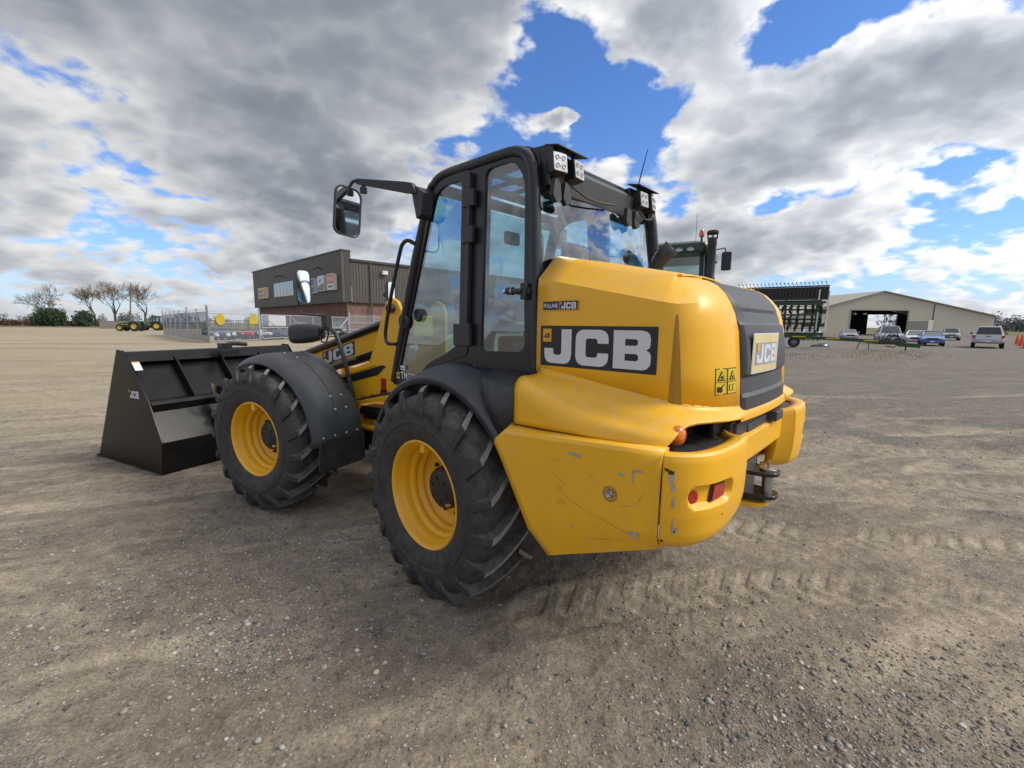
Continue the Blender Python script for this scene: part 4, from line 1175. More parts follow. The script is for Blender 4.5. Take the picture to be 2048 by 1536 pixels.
# work-light rail across the back of the roof
rail = MB(); rail.prism([(-.606, 2.470), (-.628, 2.60), (-.60, 2.632), (-.50, 2.632), (-.50, 2.455)], 'y', -.44, .62)
rl = part(rail, 'light_rail', 'grey_plastic', cab, bevel=.005)
for sg in (1, -1):
    b = MB()
    b.prism([(-.40, 2.705), (-.62, 2.690), (-.655, 2.665), (-.625, 2.49), (-.55, 2.46), (-.45, 2.60)], 'y', sg * (.672 if sg > 0 else .50), sg * (.662 if sg > 0 else .49))
    b.prism([(-.60, 2.695), (-.695, 2.672), (-.695, 2.664), (-.60, 2.685)], 'y', .675 if sg > 0 else -.50, .40 if sg > 0 else -.22)
    b.box(-.61, -.57, .66 if sg > 0 else -.49, .40 if sg > 0 else -.24, 2.49, 2.67)
    part(b, 'rail_bracket', 'cab_black', rl, bevel=.003)
    for k, y in enumerate((.632, .468) if sg > 0 else (.445, .315)):
        lamp = MB(); M = Matrix.Translation((-.648, sg * y, 2.588)) @ Matrix.Rotation(sg * R_(-12 if k == 0 else 4), 4, 'Z') @ Matrix.Rotation(R_(7), 4, 'Y')
        lamp.box(-.032, .030, -.050, .050, -.052, .052); lamp.box(.03, .05, -.03, .03, -.03, .03)
        for q in range(5): lamp.box(.030, .042, -.046 + q * .02, -.040 + q * .02, -.045, .045)
        lamp.bar((.0, 0, .05), (.0, 0, .10), .02); lamp.xf(M)
        lo = part(lamp, 'work_lamp', 'cab_black', cab, bevel=.004)
        le = MB()
        le.prism(rrect(.092, .096, .008, 3), 'x', -.036, -.033); le.xf(M)
        part(le, 'lens', 'lamp_lens', lo)
        le = MB()
        for yy in (-.022, .022):
            for zz in (-.022, .022): le.lathe([(.0115, -.0385), (.0125, -.040), (.0085, -.0385), (.0085, -.0365)], (0, yy, zz), 'x', 12)
            le.lathe([(.004, -.0385), (.005, -.0395), (.002, -.0385)], (0, 0, yy), 'x', 8)
        le.xf(M); part(le, 'diode', 'grey_decal', lo)
# hanging clips below the rail
for y in (.62, .53, -.16, -.27):
    f = MB(); f.prism(rpoly([(y, 2.49), (y + .045, 2.51), (y + .062, 2.42), (y + .03, 2.385), (y - .015, 2.405), (y - .008, 2.45)], .008, 2), 'x', -.672, -.64)
    part(f, 'cable_clip', 'black_plastic', rl, bevel=.003)
f = MB(); f.tube([(-.655, .50, 2.505), (-.66, .35, 2.47), (-.65, .2, 2.475), (-.64, 0.0, 2.50)], .006, 6); f.tube([(-.69, -.22, 2.50), (-.70, -.3, 2.455), (-.69, -.40, 2.47), (-.68, -.45, 2.52)], .006, 6)
parts(f, 'lamp_cable', 'black_plastic', rl)
f = MB(); f.tube([(-.50, -.52, 2.70), (-.56, -.56, 3.02)], [.006, .003], 6); f.disc((-.50, -.52, 2.69), .02, 'z', 12, 0, .03); part(f, 'antenna', 'cab_black', cab)
# door mirrors on arms
def rmirror(M, w, h, name, parent, depth=.055, matb='black_plastic'):
    """mirror head: shell + glass; local x = facing, y = width, z = height"""
    f = MB(); o = rrect(w, h, min(w, h) * .28, 6); rings = []
    for s_, x in ((.55, .9), (.82, .75), (.97, .35), (1.0, 0.0), (.985, -.12), (.90, -.10), (.89, .03)):
        rings.append([(-x * depth if False else x * depth, a * s_, b * (1 - (1 - s_) * w / h)) for a, b in o])
    f.loft(rings, True, 0, False); f.add([rings[0][i] for i in range(len(o))], [tuple(range(len(o)))])
    f.xf(M); ob = part(f, name, matb, parent, smooth=50)
    f = MB(); f.add([(.001, a * .90, b * (1 - .10 * w / h)) for a, b in o], [tuple(range(len(o)))]); f.xf(M)
    part(f, 'mirror_glass', 'mirror', ob, smooth=0, recalc=False)
    return ob
for sg in (1, -1):
    M = Matrix.Translation((.93, sg * 1.045, 2.525)) @ Matrix.Rotation(sg * R_(7), 4, 'Z') @ Matrix.Rotation(R_(-3), 4, 'Y') @ Matrix.Rotation(sg * R_(4), 4, 'X')
    mo = rmirror(M, .215, .345, 'mirror', cab)
    f = MB(); f.tube([(.95, sg * 1.03, 2.63), (.955, sg * 1.02, 2.70), (.93, sg * 1.0, 2.742), (.87, sg * .975, 2.748)], .012, 8)
    f.prism([(.40, 2.60), (.44, 2.675), (.50, 2.69), (.90, 2.762), (.90, 2.722), (.74, 2.68), (.50, 2.615)], 'y', .93, .965)
    f.v = [(x, (sg * (y if x > .9 else (.80 + (x - .40) / .5 * (.975 - .80)) + (y - .9475)) if .925 < y < .97 else y), z) for x, y, z in f.v]
    f.prism([(.36, 2.46), (.34, 2.60), (.42, 2.655), (.47, 2.62), (.42, 2.44)], 'y', sg * .72, sg * .81)
    f.tube([(.85, sg * .96, 2.73), (.85, sg * .96, 2.675)], .016, 8); f.disc((.85, sg * .96, 2.655), .026, 'z', 10, 0, .04)
    part(f, 'mirror_arm', 'black_plastic', mo, bevel=.004)
# interior
f = MB(); f.box(-.55, .83, -.68, .68, 1.25, 1.29); f.box(-.58, -.35, -.66, .66, 1.25, 1.62); f.box(-.30, .22, -.66, -.36, 1.28, 1.72); part(f, 'cab_floor', 'interior_grey', cab, bevel=.02)
f = MB(); f.box(-.28, .22, -.24, .24, 1.50, 1.64); f.prism([(-.32, 1.60), (-.18, 1.62), (-.26, 2.12), (-.36, 2.10)], 'y', -.24, .24); f.box(-.2, .12, -.2, .2, 1.28, 1.5)
f.prism([(-.36, 2.14), (-.28, 2.14), (-.30, 2.30), (-.37, 2.29)], 'y', -.13, .13)
part(f, 'seat', 'seat_cloth', cab, bevel=.035, seg=3)
f = MB(); f.box(-.15, .18, .25, .33, 1.68, 1.73); f.box(-.15, .30, -.36, -.25, 1.70, 1.76); f.bar((.2, -.3, 1.74), (.24, -.3, 1.90), .03); part(f, 'armrest', 'seat_cloth', cab, bevel=.015)
sw = MB(); ring = []
for k in range(28):
    t = 2 * math.pi * k / 28; c_, s_ = math.cos(t), math.sin(t)
    ring.append([((.19 + .014 * math.cos(q)) * c_, (.19 + .014 * math.cos(q)) * s_, .014 * math.sin(q)) for q in [2 * math.pi * j / 8 for j in range(8)]])
ring.append(ring[0]); sw.loft(ring, True)
for a in (90, 210, 330): sw.bar((0, 0, -.01), (.185 * math.cos(R_(a)), .185 * math.sin(R_(a)), 0), .028, .012)
sw.disc((0, 0, -.02), .055, 'z', 16, 0, .03)
sw.xf(Matrix.Translation((.44, 0, 1.86)) @ Matrix.Rotation(R_(-38), 4, 'Y')); part(sw, 'steering_wheel', 'seat_cloth', cab, smooth=60)
f = MB(); f.tube([(.62, 0, 1.30), (.58, 0, 1.6), (.455, 0, 1.84)], [.09, .07, .045], 10); f.box(.5, .66, -.16, .16, 1.66, 1.74); part(f, 'steering_column', 'interior_grey', cab, bevel=.01)
f = MB(); f.prism(rrect(.17, .10, .02, 3), 'x', -.015, .0); f.xf(Matrix.Translation((.34, -.05, 2.42))); part(f, 'cab_mirror', 'black_plastic', cab)
f = MB(); f.box(.55, .58, -.55, -.32, 1.75, 1.95); part(f, 'monitor', 'black_plastic', cab, bevel=.01)

# ---- rear wheel arches ---------------------------------------------------------
for sg in (1, -1):
    f = MB(); rings = []
    for i in range(25):
        a = R_(150 - 148 * i / 24 + 6)       # from the rear, over the top, to the front
        r = .775
        cxx, czz = .02, .625
        e = 1.0
        xo, zo = cxx + r * math.cos(a), czz + r * math.sin(a)
        # inside edge follows the cab floor line, a little higher behind
        ri = r + .075 * max(0, math.sin(a)) ** 3
        xi, zi = cxx + ri * math.cos(a) * .985, czz + ri * math.sin(a)
        rings.append([(xo - .03 * math.cos(a), sg * 1.012, zo - .045 * math.sin(a)), (xo, sg * 1.012, zo - .008), (xo + .012 * math.cos(a), sg * .995, zo + .010), ((xo + xi) / 2, sg * .90, (zo + zi) / 2 + .014), (xi, sg * .80, zi), (xi, sg * .72, zi - .01)])
    f.loft(rings, False); part(f, 'rear_fender', 'grey_plastic', smooth=40, solid=.014)
    # filler between the arch, the cab and the hood flare
    f = MB(); f.loft([[(-.30, sg * .76, 1.466), (-.46, sg * .76, 1.466), (-.64, sg * .76, 1.455), (-.70, sg * .80, 1.46)],
                      [(-.36, sg * .92, 1.425), (-.50, sg * .93, 1.40), (-.64, sg * .955, 1.40), (-.692, sg * .975, 1.435)],
                      [(-.47, sg * .99, 1.30), (-.56, sg * .985, 1.29), (-.66, sg * .985, 1.30), (-.694, sg * .99, 1.38)],
                      [(-.60, sg * 1.0, 1.13), (-.64, sg * .99, 1.15), (-.67, sg * .98, 1.19), (-.70, sg * .985, 1.23)]], False)
    part(f, 'fender_filler', 'black_plastic', smooth=50, solid=.012)
    f = MB(); f.box(-.66, -.30, sg * .60, sg * .735, 1.0, 1.46); part(f, 'inner_arch', 'black_plastic')
# exhaust stack on the far side
f = MB(); f.tube([(-.70, -.50, 1.9), (-.70, -.50, 2.10), (-.705, -.50, 2.17), (-.735, -.51, 2.225), (-.80, -.53, 2.29)], [.05, .05, .052, .056, .060], 20, 0, False)
f.lathe([(.052, 0), (.056, .01), (.052, .02)], (-.70, -.50, 2.08), 'z', 20)
part(f, 'exhaust_pipe', 'dark_hub', smooth=60, solid=.004)

# ---- front frame, boom, bucket (front half, turned) -------------------------------
def fpart(mb, name, mats, parent=loader, **kw): mb.xf(FX); return mb.build(name, mats, parent, **kw)
for sg in (1, -1):
    f = MB()
    f.prism([(.45, .55), (.45, 1.20), (-.25, 1.20), (-.72, 1.36), (-.95, 1.93), (-1.02, 1.965), (-1.09, 1.93), (-1.13, 1.84), (-1.12, 1.08), (-.95, 1.04), (-.42, .905), (-.35, .62)], 'y', sg * .36, sg * .32)
    fs_ = fpart(f, 'boom_tower', 'yellow_paint', bevel=.008)
    # folded flange along the lower edge and the pressed channels
    f = MB(); f.bar((-.36, sg * .385, .905), (-1.1, sg * .385, 1.065), .05, .035)
    fpart(f, 'tower_flange', 'yellow_paint', fs_, bevel=.005)
    f = MB(); f.prism([(-.30, 1.165), (-.88, 1.335), (-.93, 1.325), (-.82, 1.235), (-.70, 1.205), (-.30, 1.105)], 'y', sg * .361, sg * .366); fpart(f, 'tower_slot', 'black_decal', fs_)
    f = MB(); f.prism([(-.30, 1.20), (-.78, 1.345), (-.80, 1.330), (-.30, 1.168)], 'y', sg * .361, sg * .375); fpart(f, 'slot_lip', 'yellow_paint', fs_, bevel=.003)
    f = MB(); f.disc((-1.02, sg * .36 if sg > 0 else -.40, 1.865), .045, 'y', 8, 0, .04); fpart(f, 'pivot_pin', 'dark_hub', fs_, bevel=.004)
    f = MB(); f.tube([(-.40, sg * .37, .93), (-.62, sg * .375, .99), (-.85, sg * .372, 1.05), (-1.06, sg * .372, 1.09)], .011, 7)
    for q in range(4): f.tube([(-.5 - q * .12, sg * .37, .955 + q * .03), (-.52 - q * .12, sg * .39, .985 + q * .03), (-.53 - q * .12, sg * .40, .995 + q * .03)], .004, 5)
    fpart(f, 'hose', 'black_plastic', fs_)
f = MB(); f.prism([(-.925, 1.045), (-.865, 1.045), (-.865, 1.21), (-.925, 1.21)], 'y', .361, .373); rf = fpart(f, 'reflector', 'red_reflector', bevel=.004)
f = MB(); f.box(-.928, -.862, .360, .3745, 1.075, 1.10); fpart(f, 'reflector_band', 'black_decal', rf)
f = MB(); f.box(-1.25, .35, -.33, .33, .50, .86); f.box(-1.30, -.60, -.30, .30, .42, .62); f.box(-.9, -.42, .28, .42, .70, .74); f.box(-.60, -.42, .28, .40, .72, .92)
fpart(f, 'front_chassis', 'yellow_paint', bevel=.012)
f = MB(); f.box(-1.05, -.66, .26, .41, .80, .93); f.tube([(-1.1, .38, .86), (-.62, .38, .88)], .045, 12); f.box(-1.2, -.45, .2, .36, .46, .66)
fpart(f, 'steering_ram', 'black_paint', bevel=.012)
f = MB(); f.box(-1.55, -1.15, -.22, .22, .48, .95); fpart(f, 'articulation_joint', 'dark_hub', bevel=.03)
# boom
def along(x): return 1.69 + (x + 1.02) * -.285
f = MB()
rings = []
for x, hh, w in ((-1.10, .105, .15), (-1.0, .12, .155), (-.2, .112, .155), (.6, .108, .155), (1.25, .10, .15)):
    z = along(x) - .01; rings.append([(x, -w, z - hh), (x, w, z - hh), (x, w, z + hh), (x, -w, z + hh)])
f.loft(rings, True, 0, True); boom = fpart(f, 'boom', 'yellow_paint', bevel=.012)
f = MB(); f.loft([[(x, -.12, along(x) - .10), (x, .12, along(x) - .10), (x, .12, along(x) + .085), (x, -.12, along(x) + .085)] for x in (1.2, 1.62)], True, 0, True)
f.prism([(1.55, along(1.55) + .10), (1.75, along(1.7) + .02), (1.86, .30), (1.74, .22), (1.50, along(1.5) - .15)], 'y', -.13, .13); fpart(f, 'boom_nose', 'yellow_paint', boom, bevel=.012)
f = MB(); f.tube([(-.62, .155, along(-.62) + .115), (.56, .155, along(.56) + .115)], .040, 12); f.tube([(-.62, .155, along(-.62) + .115), (-.90, .17, along(-.9) + .105)], .048, 12); f.tube([(.5, .155, along(.5) + .115), (.66, .15, along(.66) + .09)], .05, 12)
fpart(f, 'boom_hose_guard', 'black_paint', boom, smooth=50)
f = MB(); f.bar((-1.05, .205, along(-1.05) - .165), (-.42, .205, along(-.42) - .165), .09, .075); f.tube([(-.45, .205, along(-.45) - .165), (.02, .205, along(.0) - .155)], .042, 14); f.tube([(.0, .205, along(.0) - .155), (.10, .205, along(.1) - .135)], .058, 14)
fpart(f, 'lift_ram', 'black_paint', boom, bevel=.006)
f = MB(); f.disc((.12, .155, along(.12) - .19), .06, 'y', 16, 0, .09); fpart(f, 'ram_pin', 'dark_hub', boom)
f = MB(); f.disc((.60, .10, along(.60) + .04), .06, 'y', 14, 0, .07); fpart(f, 'boom_cap', 'yellow_paint', boom)
bl = lambda u, v, l: tuple(FX @ Vector((.19 - u, .156 + l, along(.19 - u) - .088 + v)))
side_logo(boom, bl, .50, .145, 'boom_logo')
# front fender with mud flap
for sg in (1, -1):
    f = MB(); rings = []
    for i in range(25):
        a = R_(64 + 116 * i / 24); r = .772; cx_, cz_ = .0, .655
        def P(rr, y): return (cx_ + rr * math.cos(a), sg * y, cz_ + rr * math.sin(a))
        rings.append([P(r - .075, 1.035), P(r - .060, 1.03), P(r, .955), P(r + .012, .90), P(r + .018, .795), P(r + .010, .79), P(r + .018, .785), P(r + .018, .56), P(r, .535)])
    f.loft(rings, False); fe = fpart(f, 'front_fender', 'grey_plastic', smooth=40, solid=.012)
    f = MB(); f.loft([[(-.775, sg * 1.0, .70), (-.780, sg * .54, .70)], [(-.772, sg * 1.0, .60), (-.79, sg * .54, .62)], [(-.735, sg * 1.005, .475), (-.775, sg * .53, .50)]], False)
    f = MB()
    q = rpoly([(1.02, .73), (.53, .73), (.515, .46), (.56, .44), (1.0, .44), (1.03, .47)], .03, 3)
    plate(f, [q], lambda u, v, d: (-.782 + (.73 - v) * .06 + d, sg * u, v), .012)
    fpart(f, 'mud_flap', 'rubber', fe, bevel=.003)
    f = MB()
    for yy in (.99, .87, .745, .62): f.lathe([(.0005, -.010), (.008, -.008), (.011, 0)], (-.796, sg * yy, .752), 'x', 10)
    for yy, a in ((.80, 148), (.68, 148), (.80, 157), (.68, 157)):
        rr = .795; f.lathe([(.0005, -.012), (.010, -.009), (.014, 0)], (rr * math.cos(R_(a)), sg * yy, .655 + rr * math.sin(R_(a))), 'x', 10)
    for a in (95, 108): f.lathe([(.0005, .008), (.008, .006), (.010, 0)], (.79 * math.cos(R_(a)), sg * .79, .655 + .79 * math.sin(R_(a))), 'z', 8)
    fpart(f, 'bolt', 'galvanised', fe)
    # stalk with lamp and small mirror inboard of the fender
    f = MB(); f.tube([(-.66, sg * .52, 1.02), (-.655, sg * .545, 1.15), (-.60, sg * .56, 1.40), (-.56, sg * .575, 1.55), (-.525, sg * .58, 1.63), (-.47, sg * .585, 1.672), (-.40, sg * .59, 1.68)], .021, 9)
    f.box(-.46, -.39, sg * .56, sg * .62, 1.69, 1.80)
    f.tube([(-.41, sg * .59, 1.795), (-.30, sg * .60, 1.80), (-.14, sg * .605, 1.805), (-.09, sg * .605, 1.83), (-.07, sg * .605, 1.90), (-.06, sg * .60, 2.07)], .011, 8)
    f.disc((-.06, sg * .60 - .02, 2.07), .03, 'y', 12, 0, .045)
    stalk = fpart(f, 'lamp_stalk', 'black_plastic', smooth=45)
    M = FX @ Matrix.Translation((-.145, sg * .60, 2.07)) @ Matrix.Rotation(sg * R_(-4), 4, 'Z')
    rmirror(M, .15, .315, 'small_mirror', stalk)
    f = MB(); o = rrect(.20, .20, .06, 6); rings = []
    for s_, x in ((.45, -.30), (.62, -.28), (.82, -.2), (.96, -.10), (1.0, .0), (.97, .05), (.85, .065)): rings.append([(x, a * s_, b * s_ * .95) for a, b in o])
    rings.reverse(); f.loft(rings, True, 0, True)
    f.xf(Matrix.Translation((-.06, sg * .60, 1.62)) @ Matrix.Rotation(R_(3), 4, 'Y')); hl = fpart(f, 'head_lamp', 'black_plastic', stalk, smooth=50)
    f = MB(); f.box(-.02, .04, sg * .70, sg * .705, 1.605, 1.66); fpart(f, 'side_marker', 'lamp_lens', hl)
    f = MB(); f.tube([(-.30, sg * .6, 1.64), (-.36, sg * .62, 1.60), (-.38, sg * .62, 1.55), (-.42, sg * .60, 1.545), (-.44, sg * .59, 1.62), (-.43, sg * .59, 1.70)], .008, 6); f.tube([(-.33, sg * .6, 1.63), (-.41, sg * .59, 1.69)], .018, 8); fpart(f, 'cable', 'black_plastic', hl)
# bucket
BW = 1.055
side = [(1.815, .004), (1.755, .38), (1.965, .825), (2.44, 1.388), (2.585, 1.397), (3.37, .010)]
f = MB()
for sg in (1, -1): f.prism(side, 'y', sg * BW, sg * (BW - .018))
bucket = bpy.data.objects.new('bucket', None); COL.objects.link(bucket); bucket.parent = loader; bucket.empty_display_size = .1
f.xf(FX); parts(f, 'side_plate', 'bucket_paint', bucket, bevel=.003)
W2 = BW - .018
f = MB()
f.prism([(1.83, .004), (1.83, .02), (3.40, .022), (3.40, .006)], 'y', -W2, W2)                    # floor
f.prism([(1.835, .02), (1.822, .02), (1.772, .375), (1.785, .375)], 'y', -W2, W2)                  # lower back
f.prism([(1.772, .375), (1.785, .368), (1.985, .685), (1.97, .70)], 'y', -W2, W2)
f.prism([(1.965, .70), (2.06, .70), (2.12, .815), (2.105, .83), (1.955, .825), (1.93, .79)], 'y', -W2, W2)  # mid rib
f.prism([(2.09, .82), (2.105, .812), (2.475, 1.25), (2.46, 1.26)], 'y', -W2, W2)                   # upper sheet, set in
f.prism([(2.355, 1.255), (2.44, 1.372), (2.52, 1.376), (2.51, 1.25)], 'y', -W2, W2)                 # top beam
back = fpart(f, 'bucket_back', 'bucket_paint', bucket, bevel=.004)
for yy in (.56, .02, -.52):
    f = MB(); f.prism([(1.94, .80), (2.36, 1.30), (2.46, 1.30), (2.10, .80)], 'y', yy - .012, yy + .012); fpart(f, 'gusset', 'bucket_paint', bucket, bevel=.003)
f = MB(); f.prism([(3.36, 0.002), (3.36, .026), (3.44, .006)], 'y', -BW - .02, BW + .02); fpart(f, 'cutting_edge', 'dark_hub', bucket)
f = MB(); f.box(1.70, 1.95, -.45, .45, .35, .62); f.box(1.66, 1.80, .34, .42, .20, .95); f.box(1.66, 1.80, -.42, -.34, .20, .95); fpart(f, 'carriage', 'black_paint', bucket, bevel=.01)
f = MB(); f.tube([(1.70, .44, .80), (1.685, .50, .88), (1.69, .515, 1.0)], .016, 10); f.lathe([(.030, -.01), (.042, 0), (.030, .012), (.02, 0)], (1.69, .46, .66), 'y', 14); fpart(f, 'pin_lever', 'chrome', bucket)
f = MB(); f.tube([(2.30, .0, 1.42), (2.25, -.1, 1.44), (2.3, -.3, 1.42)], .03, 8); f.box(2.2, 2.32, -.05, .08, 1.38, 1.45); fpart(f, 'hydraulic_coupler', 'black_paint', bucket, bevel=.006)
d = MB(); b3 = lambda u, v, l: tuple(FX @ Vector((2.42 - u, BW + l, .845 + v)))
letters(d, layered(b3, 0), .05, 0, .21, .085, 1); rect(d, layered(b3, 0), .035, .065, .03, .025, 2)
part(d, 'bucket_logo', DM, bucket, smooth=0, recalc=False)
d = MB(); b4 = lambda u, v, l: tuple(FX @ Vector((2.36 - u - (1 - v / .09) * .07 + .03, BW - .03 - u * .0 - .05 * 0, 1.175 + v))) if False else tuple(FX @ Vector((2.265 + v * .83, BW - .035 - u, 1.150 + v + l + .012)))
rect(d, layered(b4, 0), 0, 0, .075, .095, 1); rect(d, layered(b4, 1), .004, .078, .067, .013, 2)
part(d, 'bucket_label', DM, bucket, smooth=0, recalc=False)
# ------------------------------------------------------------------ background materials
simple('metal_cladding', (0.080, 0.069, 0.060), 0.55, var=.07, vscale=.6)
simple('metal_trim', (0.045, 0.041, 0.038), 0.5, var=.1, vscale=2)
simple('shed_cladding', (0.46, 0.42, 0.33), 0.6, var=.05, vscale=.3)
simple('shed_trim', (0.36, 0.33, 0.27), 0.6, var=.05)
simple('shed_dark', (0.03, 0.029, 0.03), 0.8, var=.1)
simple('window_pane', (0.30, 0.32, 0.34), 0.12, var=.12, vscale=.8, coat=.4)
simple('sign_white', (0.62, 0.63, 0.63), 0.4, var=.05, vscale=1)
simple('sign_orange', (0.68, 0.17, 0.03), 0.4, var=.04)
simple('sign_blue', (0.07, 0.10, 0.22), 0.4, var=.04)
simple('sign_green', (0.33, 0.38, 0.30), 0.4, var=.04)
simple('sign_amber', (0.60, 0.30, 0.06), 0.4, var=.04)
simple('sign_yellow', (0.46, 0.335, 0.02), 0.5, var=.08, vscale=2)
simple('sign_grey', (0.20, 0.21, 0.24), 0.5, var=.05)
simple('tractor_green', (0.009, 0.052, 0.014), 0.35, var=.1, vscale=2, dust=.12, coat=.3)
simple('tractor_roof', (0.007, 0.026, 0.011), 0.35, var=.1, vscale=2, dust=.06, coat=.2)
simple('tractor_yellow', (0.62, 0.45, 0.015), 0.45, var=.08, dust=.12)
simple('far_tyre', (0.022, 0.021, 0.021), 0.8, var=.25, vscale=5, dust=.3, dustcol=(.12, .1, .08))
simple('dark_steel', (0.035, 0.032, 0.031), 0.55, var=.35, vscale=3, dust=.25, dustcol=(.15, .11, .08))
simple('disc_steel', (0.40, 0.40, 0.41), 0.35, metal=.7, var=.3, vscale=4)
simple('car_white', (0.62, 0.63, 0.64), 0.25, var=.04, coat=.6, dust=.06)
simple('car_silver', (0.36, 0.37, 0.39), 0.28, metal=.35, var=.05, coat=.6, dust=.06)
simple('car_blue', (0.045, 0.125, 0.40), 0.25, var=.06, coat=.7, dust=.05)
simple('car_grey', (0.16, 0.17, 0.185), 0.28, metal=.3, var=.05, coat=.6, dust=.06)
simple('car_black', (0.018, 0.018, 0.02), 0.22, var=.08, coat=.6, dust=.05)
simple('car_glass', (0.02, 0.025, 0.03), 0.05, var=.1, coat=1.0)
simple('car_trim', (0.025, 0.025, 0.027), 0.5, var=.1)
simple('head_lens', (0.70, 0.72, 0.74), 0.1, var=.1, coat=1.0)
simple('tail_lens', (0.30, 0.015, 0.012), 0.15, var=.1, coat=.8)
simple('plate_white', (0.6, 0.61, 0.64), 0.4, var=.05)
simple('quad_red', (0.45, 0.03, 0.025), 0.35, var=.08, coat=.4)
simple('quad_blue', (0.03, 0.06, 0.30), 0.35, var=.08, coat=.4)
simple('quad_green', (0.02, 0.09, 0.055), 0.4, var=.08, coat=.3)
simple('cone_orange', (0.72, 0.11, 0.03), 0.5, var=.06)
simple('bark', (0.085, 0.068, 0.056), 0.9, var=.3, vscale=4)
simple('twig', (0.165, 0.125, 0.092), 0.9, var=.3, vscale=2)
simple('dry_leaf', (0.20, 0.135, 0.07), 0.85, var=.35, vscale=1.2)
simple('evergreen', (0.030, 0.058, 0.022), 0.8, var=.4, vscale=1.0)
simple('hedge_leaf', (0.10, 0.045, 0.032), 0.85, var=.4, vscale=.8)
simple('far_wood', (0.13, 0.135, 0.14), 0.9, var=.35, vscale=.05)  # lighter bluish grey: distance haze mixed into the tree colour
simple('pole_wood', (0.17, 0.14, 0.115), 0.9, var=.2, vscale=2)
simple('container_grey', (0.17, 0.155, 0.14), 0.7, var=.1, vscale=.5)
simple('concrete', (0.33, 0.32, 0.30), 0.85, var=.12, vscale=2)
simple('grass_blade', (0.27, 0.23, 0.11), 0.9, var=.45, vscale=.9)
simple('tarp_black', (0.018, 0.018, 0.02), 0.3, var=.2, vscale=4, coat=.3)
glass('tractor_glass', (0.55, 0.70, 0.68), 1.1)
def brick_material():
    mt, N, bs = nmat('brick_wall')
    co = N.node('ShaderNodeTexCoord').outputs['UV']
    b = N.node('ShaderNodeTexBrick', ins={'Scale': 1.0, 'Mortar Size': .012, 'Brick Width': .42, 'Row Height': .15, 'Color1': (0.20, 0.085, 0.055), 'Color2': (0.125, 0.055, 0.040), 'Mortar': (0.24, 0.21, 0.19), 'Bias': .1})
    N.l.new(co, b.inputs['Vector'])
    c = N.vmath('SCALE', b.outputs[0], scale=N.mapr(N.noise(co, 1.1, 5, .7), .3, .7, .7, 1.35))
    N.l.new(c, bs.inputs['Base Color']); bs.inputs['Roughness'].default_value = .9
brick_material()
def mesh_material(name, col, dens, pitch):
    """woven wire: two crossed families of thin wires, the rest open"""
    mt, N, bs = nmat(name); N.n.remove(bs)
    uv = N.node('ShaderNodeTexCoord').outputs['UV']; x, y, _ = N.sep(uv)
    def fam(s):
        t = N.math('FRACT', N.math('MULTIPLY', N.math('ADD', x, N.math('MULTIPLY', y, s)), 1.0 / pitch))
        return N.math('LESS_THAN', N.math('ABSOLUTE', N.math('SUBTRACT', t, .5)), dens)
    a = N.math('MAXIMUM', fam(1.0), fam(-1.0))
    tr = N.node('ShaderNodeBsdfTransparent'); df = N.node('ShaderNodeBsdfDiffuse', ins={'Color': col})
    mx = N.node('ShaderNodeMixShader'); N.l.new(a, mx.inputs[0]); N.l.new(tr.outputs[0], mx.inputs[1]); N.l.new(df.outputs[0], mx.inputs[2])
    N.l.new(mx.outputs[0], N.n['Material Output'].inputs[0])
mesh_material('chain_link', (0.34, 0.36, 0.40), .07, .06)
mesh_material('screened_link', (0.15, 0.17, 0.225), .20, .06)
def uvplane(name, mat, pts, uvs, parent):
    me = bpy.data.meshes.new(name); me.from_pydata(pts, [], [(0, 1, 2, 3)]); me.materials.append(MATS[mat])
    l = me.uv_layers.new(name='UV')
    for i, u in enumerate(uvs): l.data[i].uv = u
    o = bpy.data.objects.new(name, me); COL.objects.link(o); o.parent = parent; return o

# ------------------------------------------------------------------ vehicles
def fwheel(parent, x, y, r, w, rim='disc_steel', rr=.62, name='wheel'):
    sg = 1 if y > 0 else -1
    t = MB(); h = w / 2
    t.lathe([(r * rr, h * .75), (r * (rr + .04), h * .95), (r * .88, h), (r * .97, h * .86), (r, h * .6), (r, -h * .6), (r * .97, -h * .86), (r * .88, -h), (r * rr, -h * .8)], (0, 0, 0), 'y', 22)
    d = MB()
    d.lathe([(r * (rr + .01), h * .78), (r * (rr - .05), h * .80), (r * (rr - .10), h * .45), (r * .30, h * .35), (r * .22, h * .60), (.001, h * .62)], (0, 0, 0), 'y', 22, 1)
    t.v += d.v; o = len(t.v) - len(d.v); t.f += [tuple(i + o for i in q) for q in d.f]; t.m += d.m
    if sg < 0: t.mirror_y()
    t.xf(Matrix.Translation((x, y, r)))
    return t.build(name, ['far_tyre', rim], parent)
def lugged(parent, x, y, r, w, rim='tractor_yellow', name='wheel', N=20):
    """tractor wheel: dished rim and angled bars"""
    o = fwheel(parent, x, y, r * .95, w, rim, .55, name); sg = 1 if y > 0 else -1
    o.data.transform(Matrix.Translation((0, 0, r * .05)))
    b = MB()
    for s in (1, -1):
        for k in range(N):
            a = 2 * math.pi * (k + (.5 if s < 0 else 0)) / N; da = 1.5 / N * 2; wdt = .30 / N * 2.2
            for (a0, y0), (a1, y1) in (((a, 0), (a + da, s * w * .5)),):
                vs = []
                for aa, yy, ro in ((a0, y0, 1.0), (a1, y1, .97)):
                    for q in (-wdt, wdt):
                        for rr_ in (r * .93, r * ro): vs.append((x + rr_ * math.cos(aa + q), y + yy, r + rr_ * math.sin(aa + q)))
                b.add(vs, [(0, 1, 3, 2), (4, 6, 7, 5), (0, 4, 5, 1), (2, 3, 7, 6), (1, 5, 7, 3)])
    tr = b.build('tread_bars', 'far_tyre', o, smooth=0); tag(tr, kind='stuff')
    return o

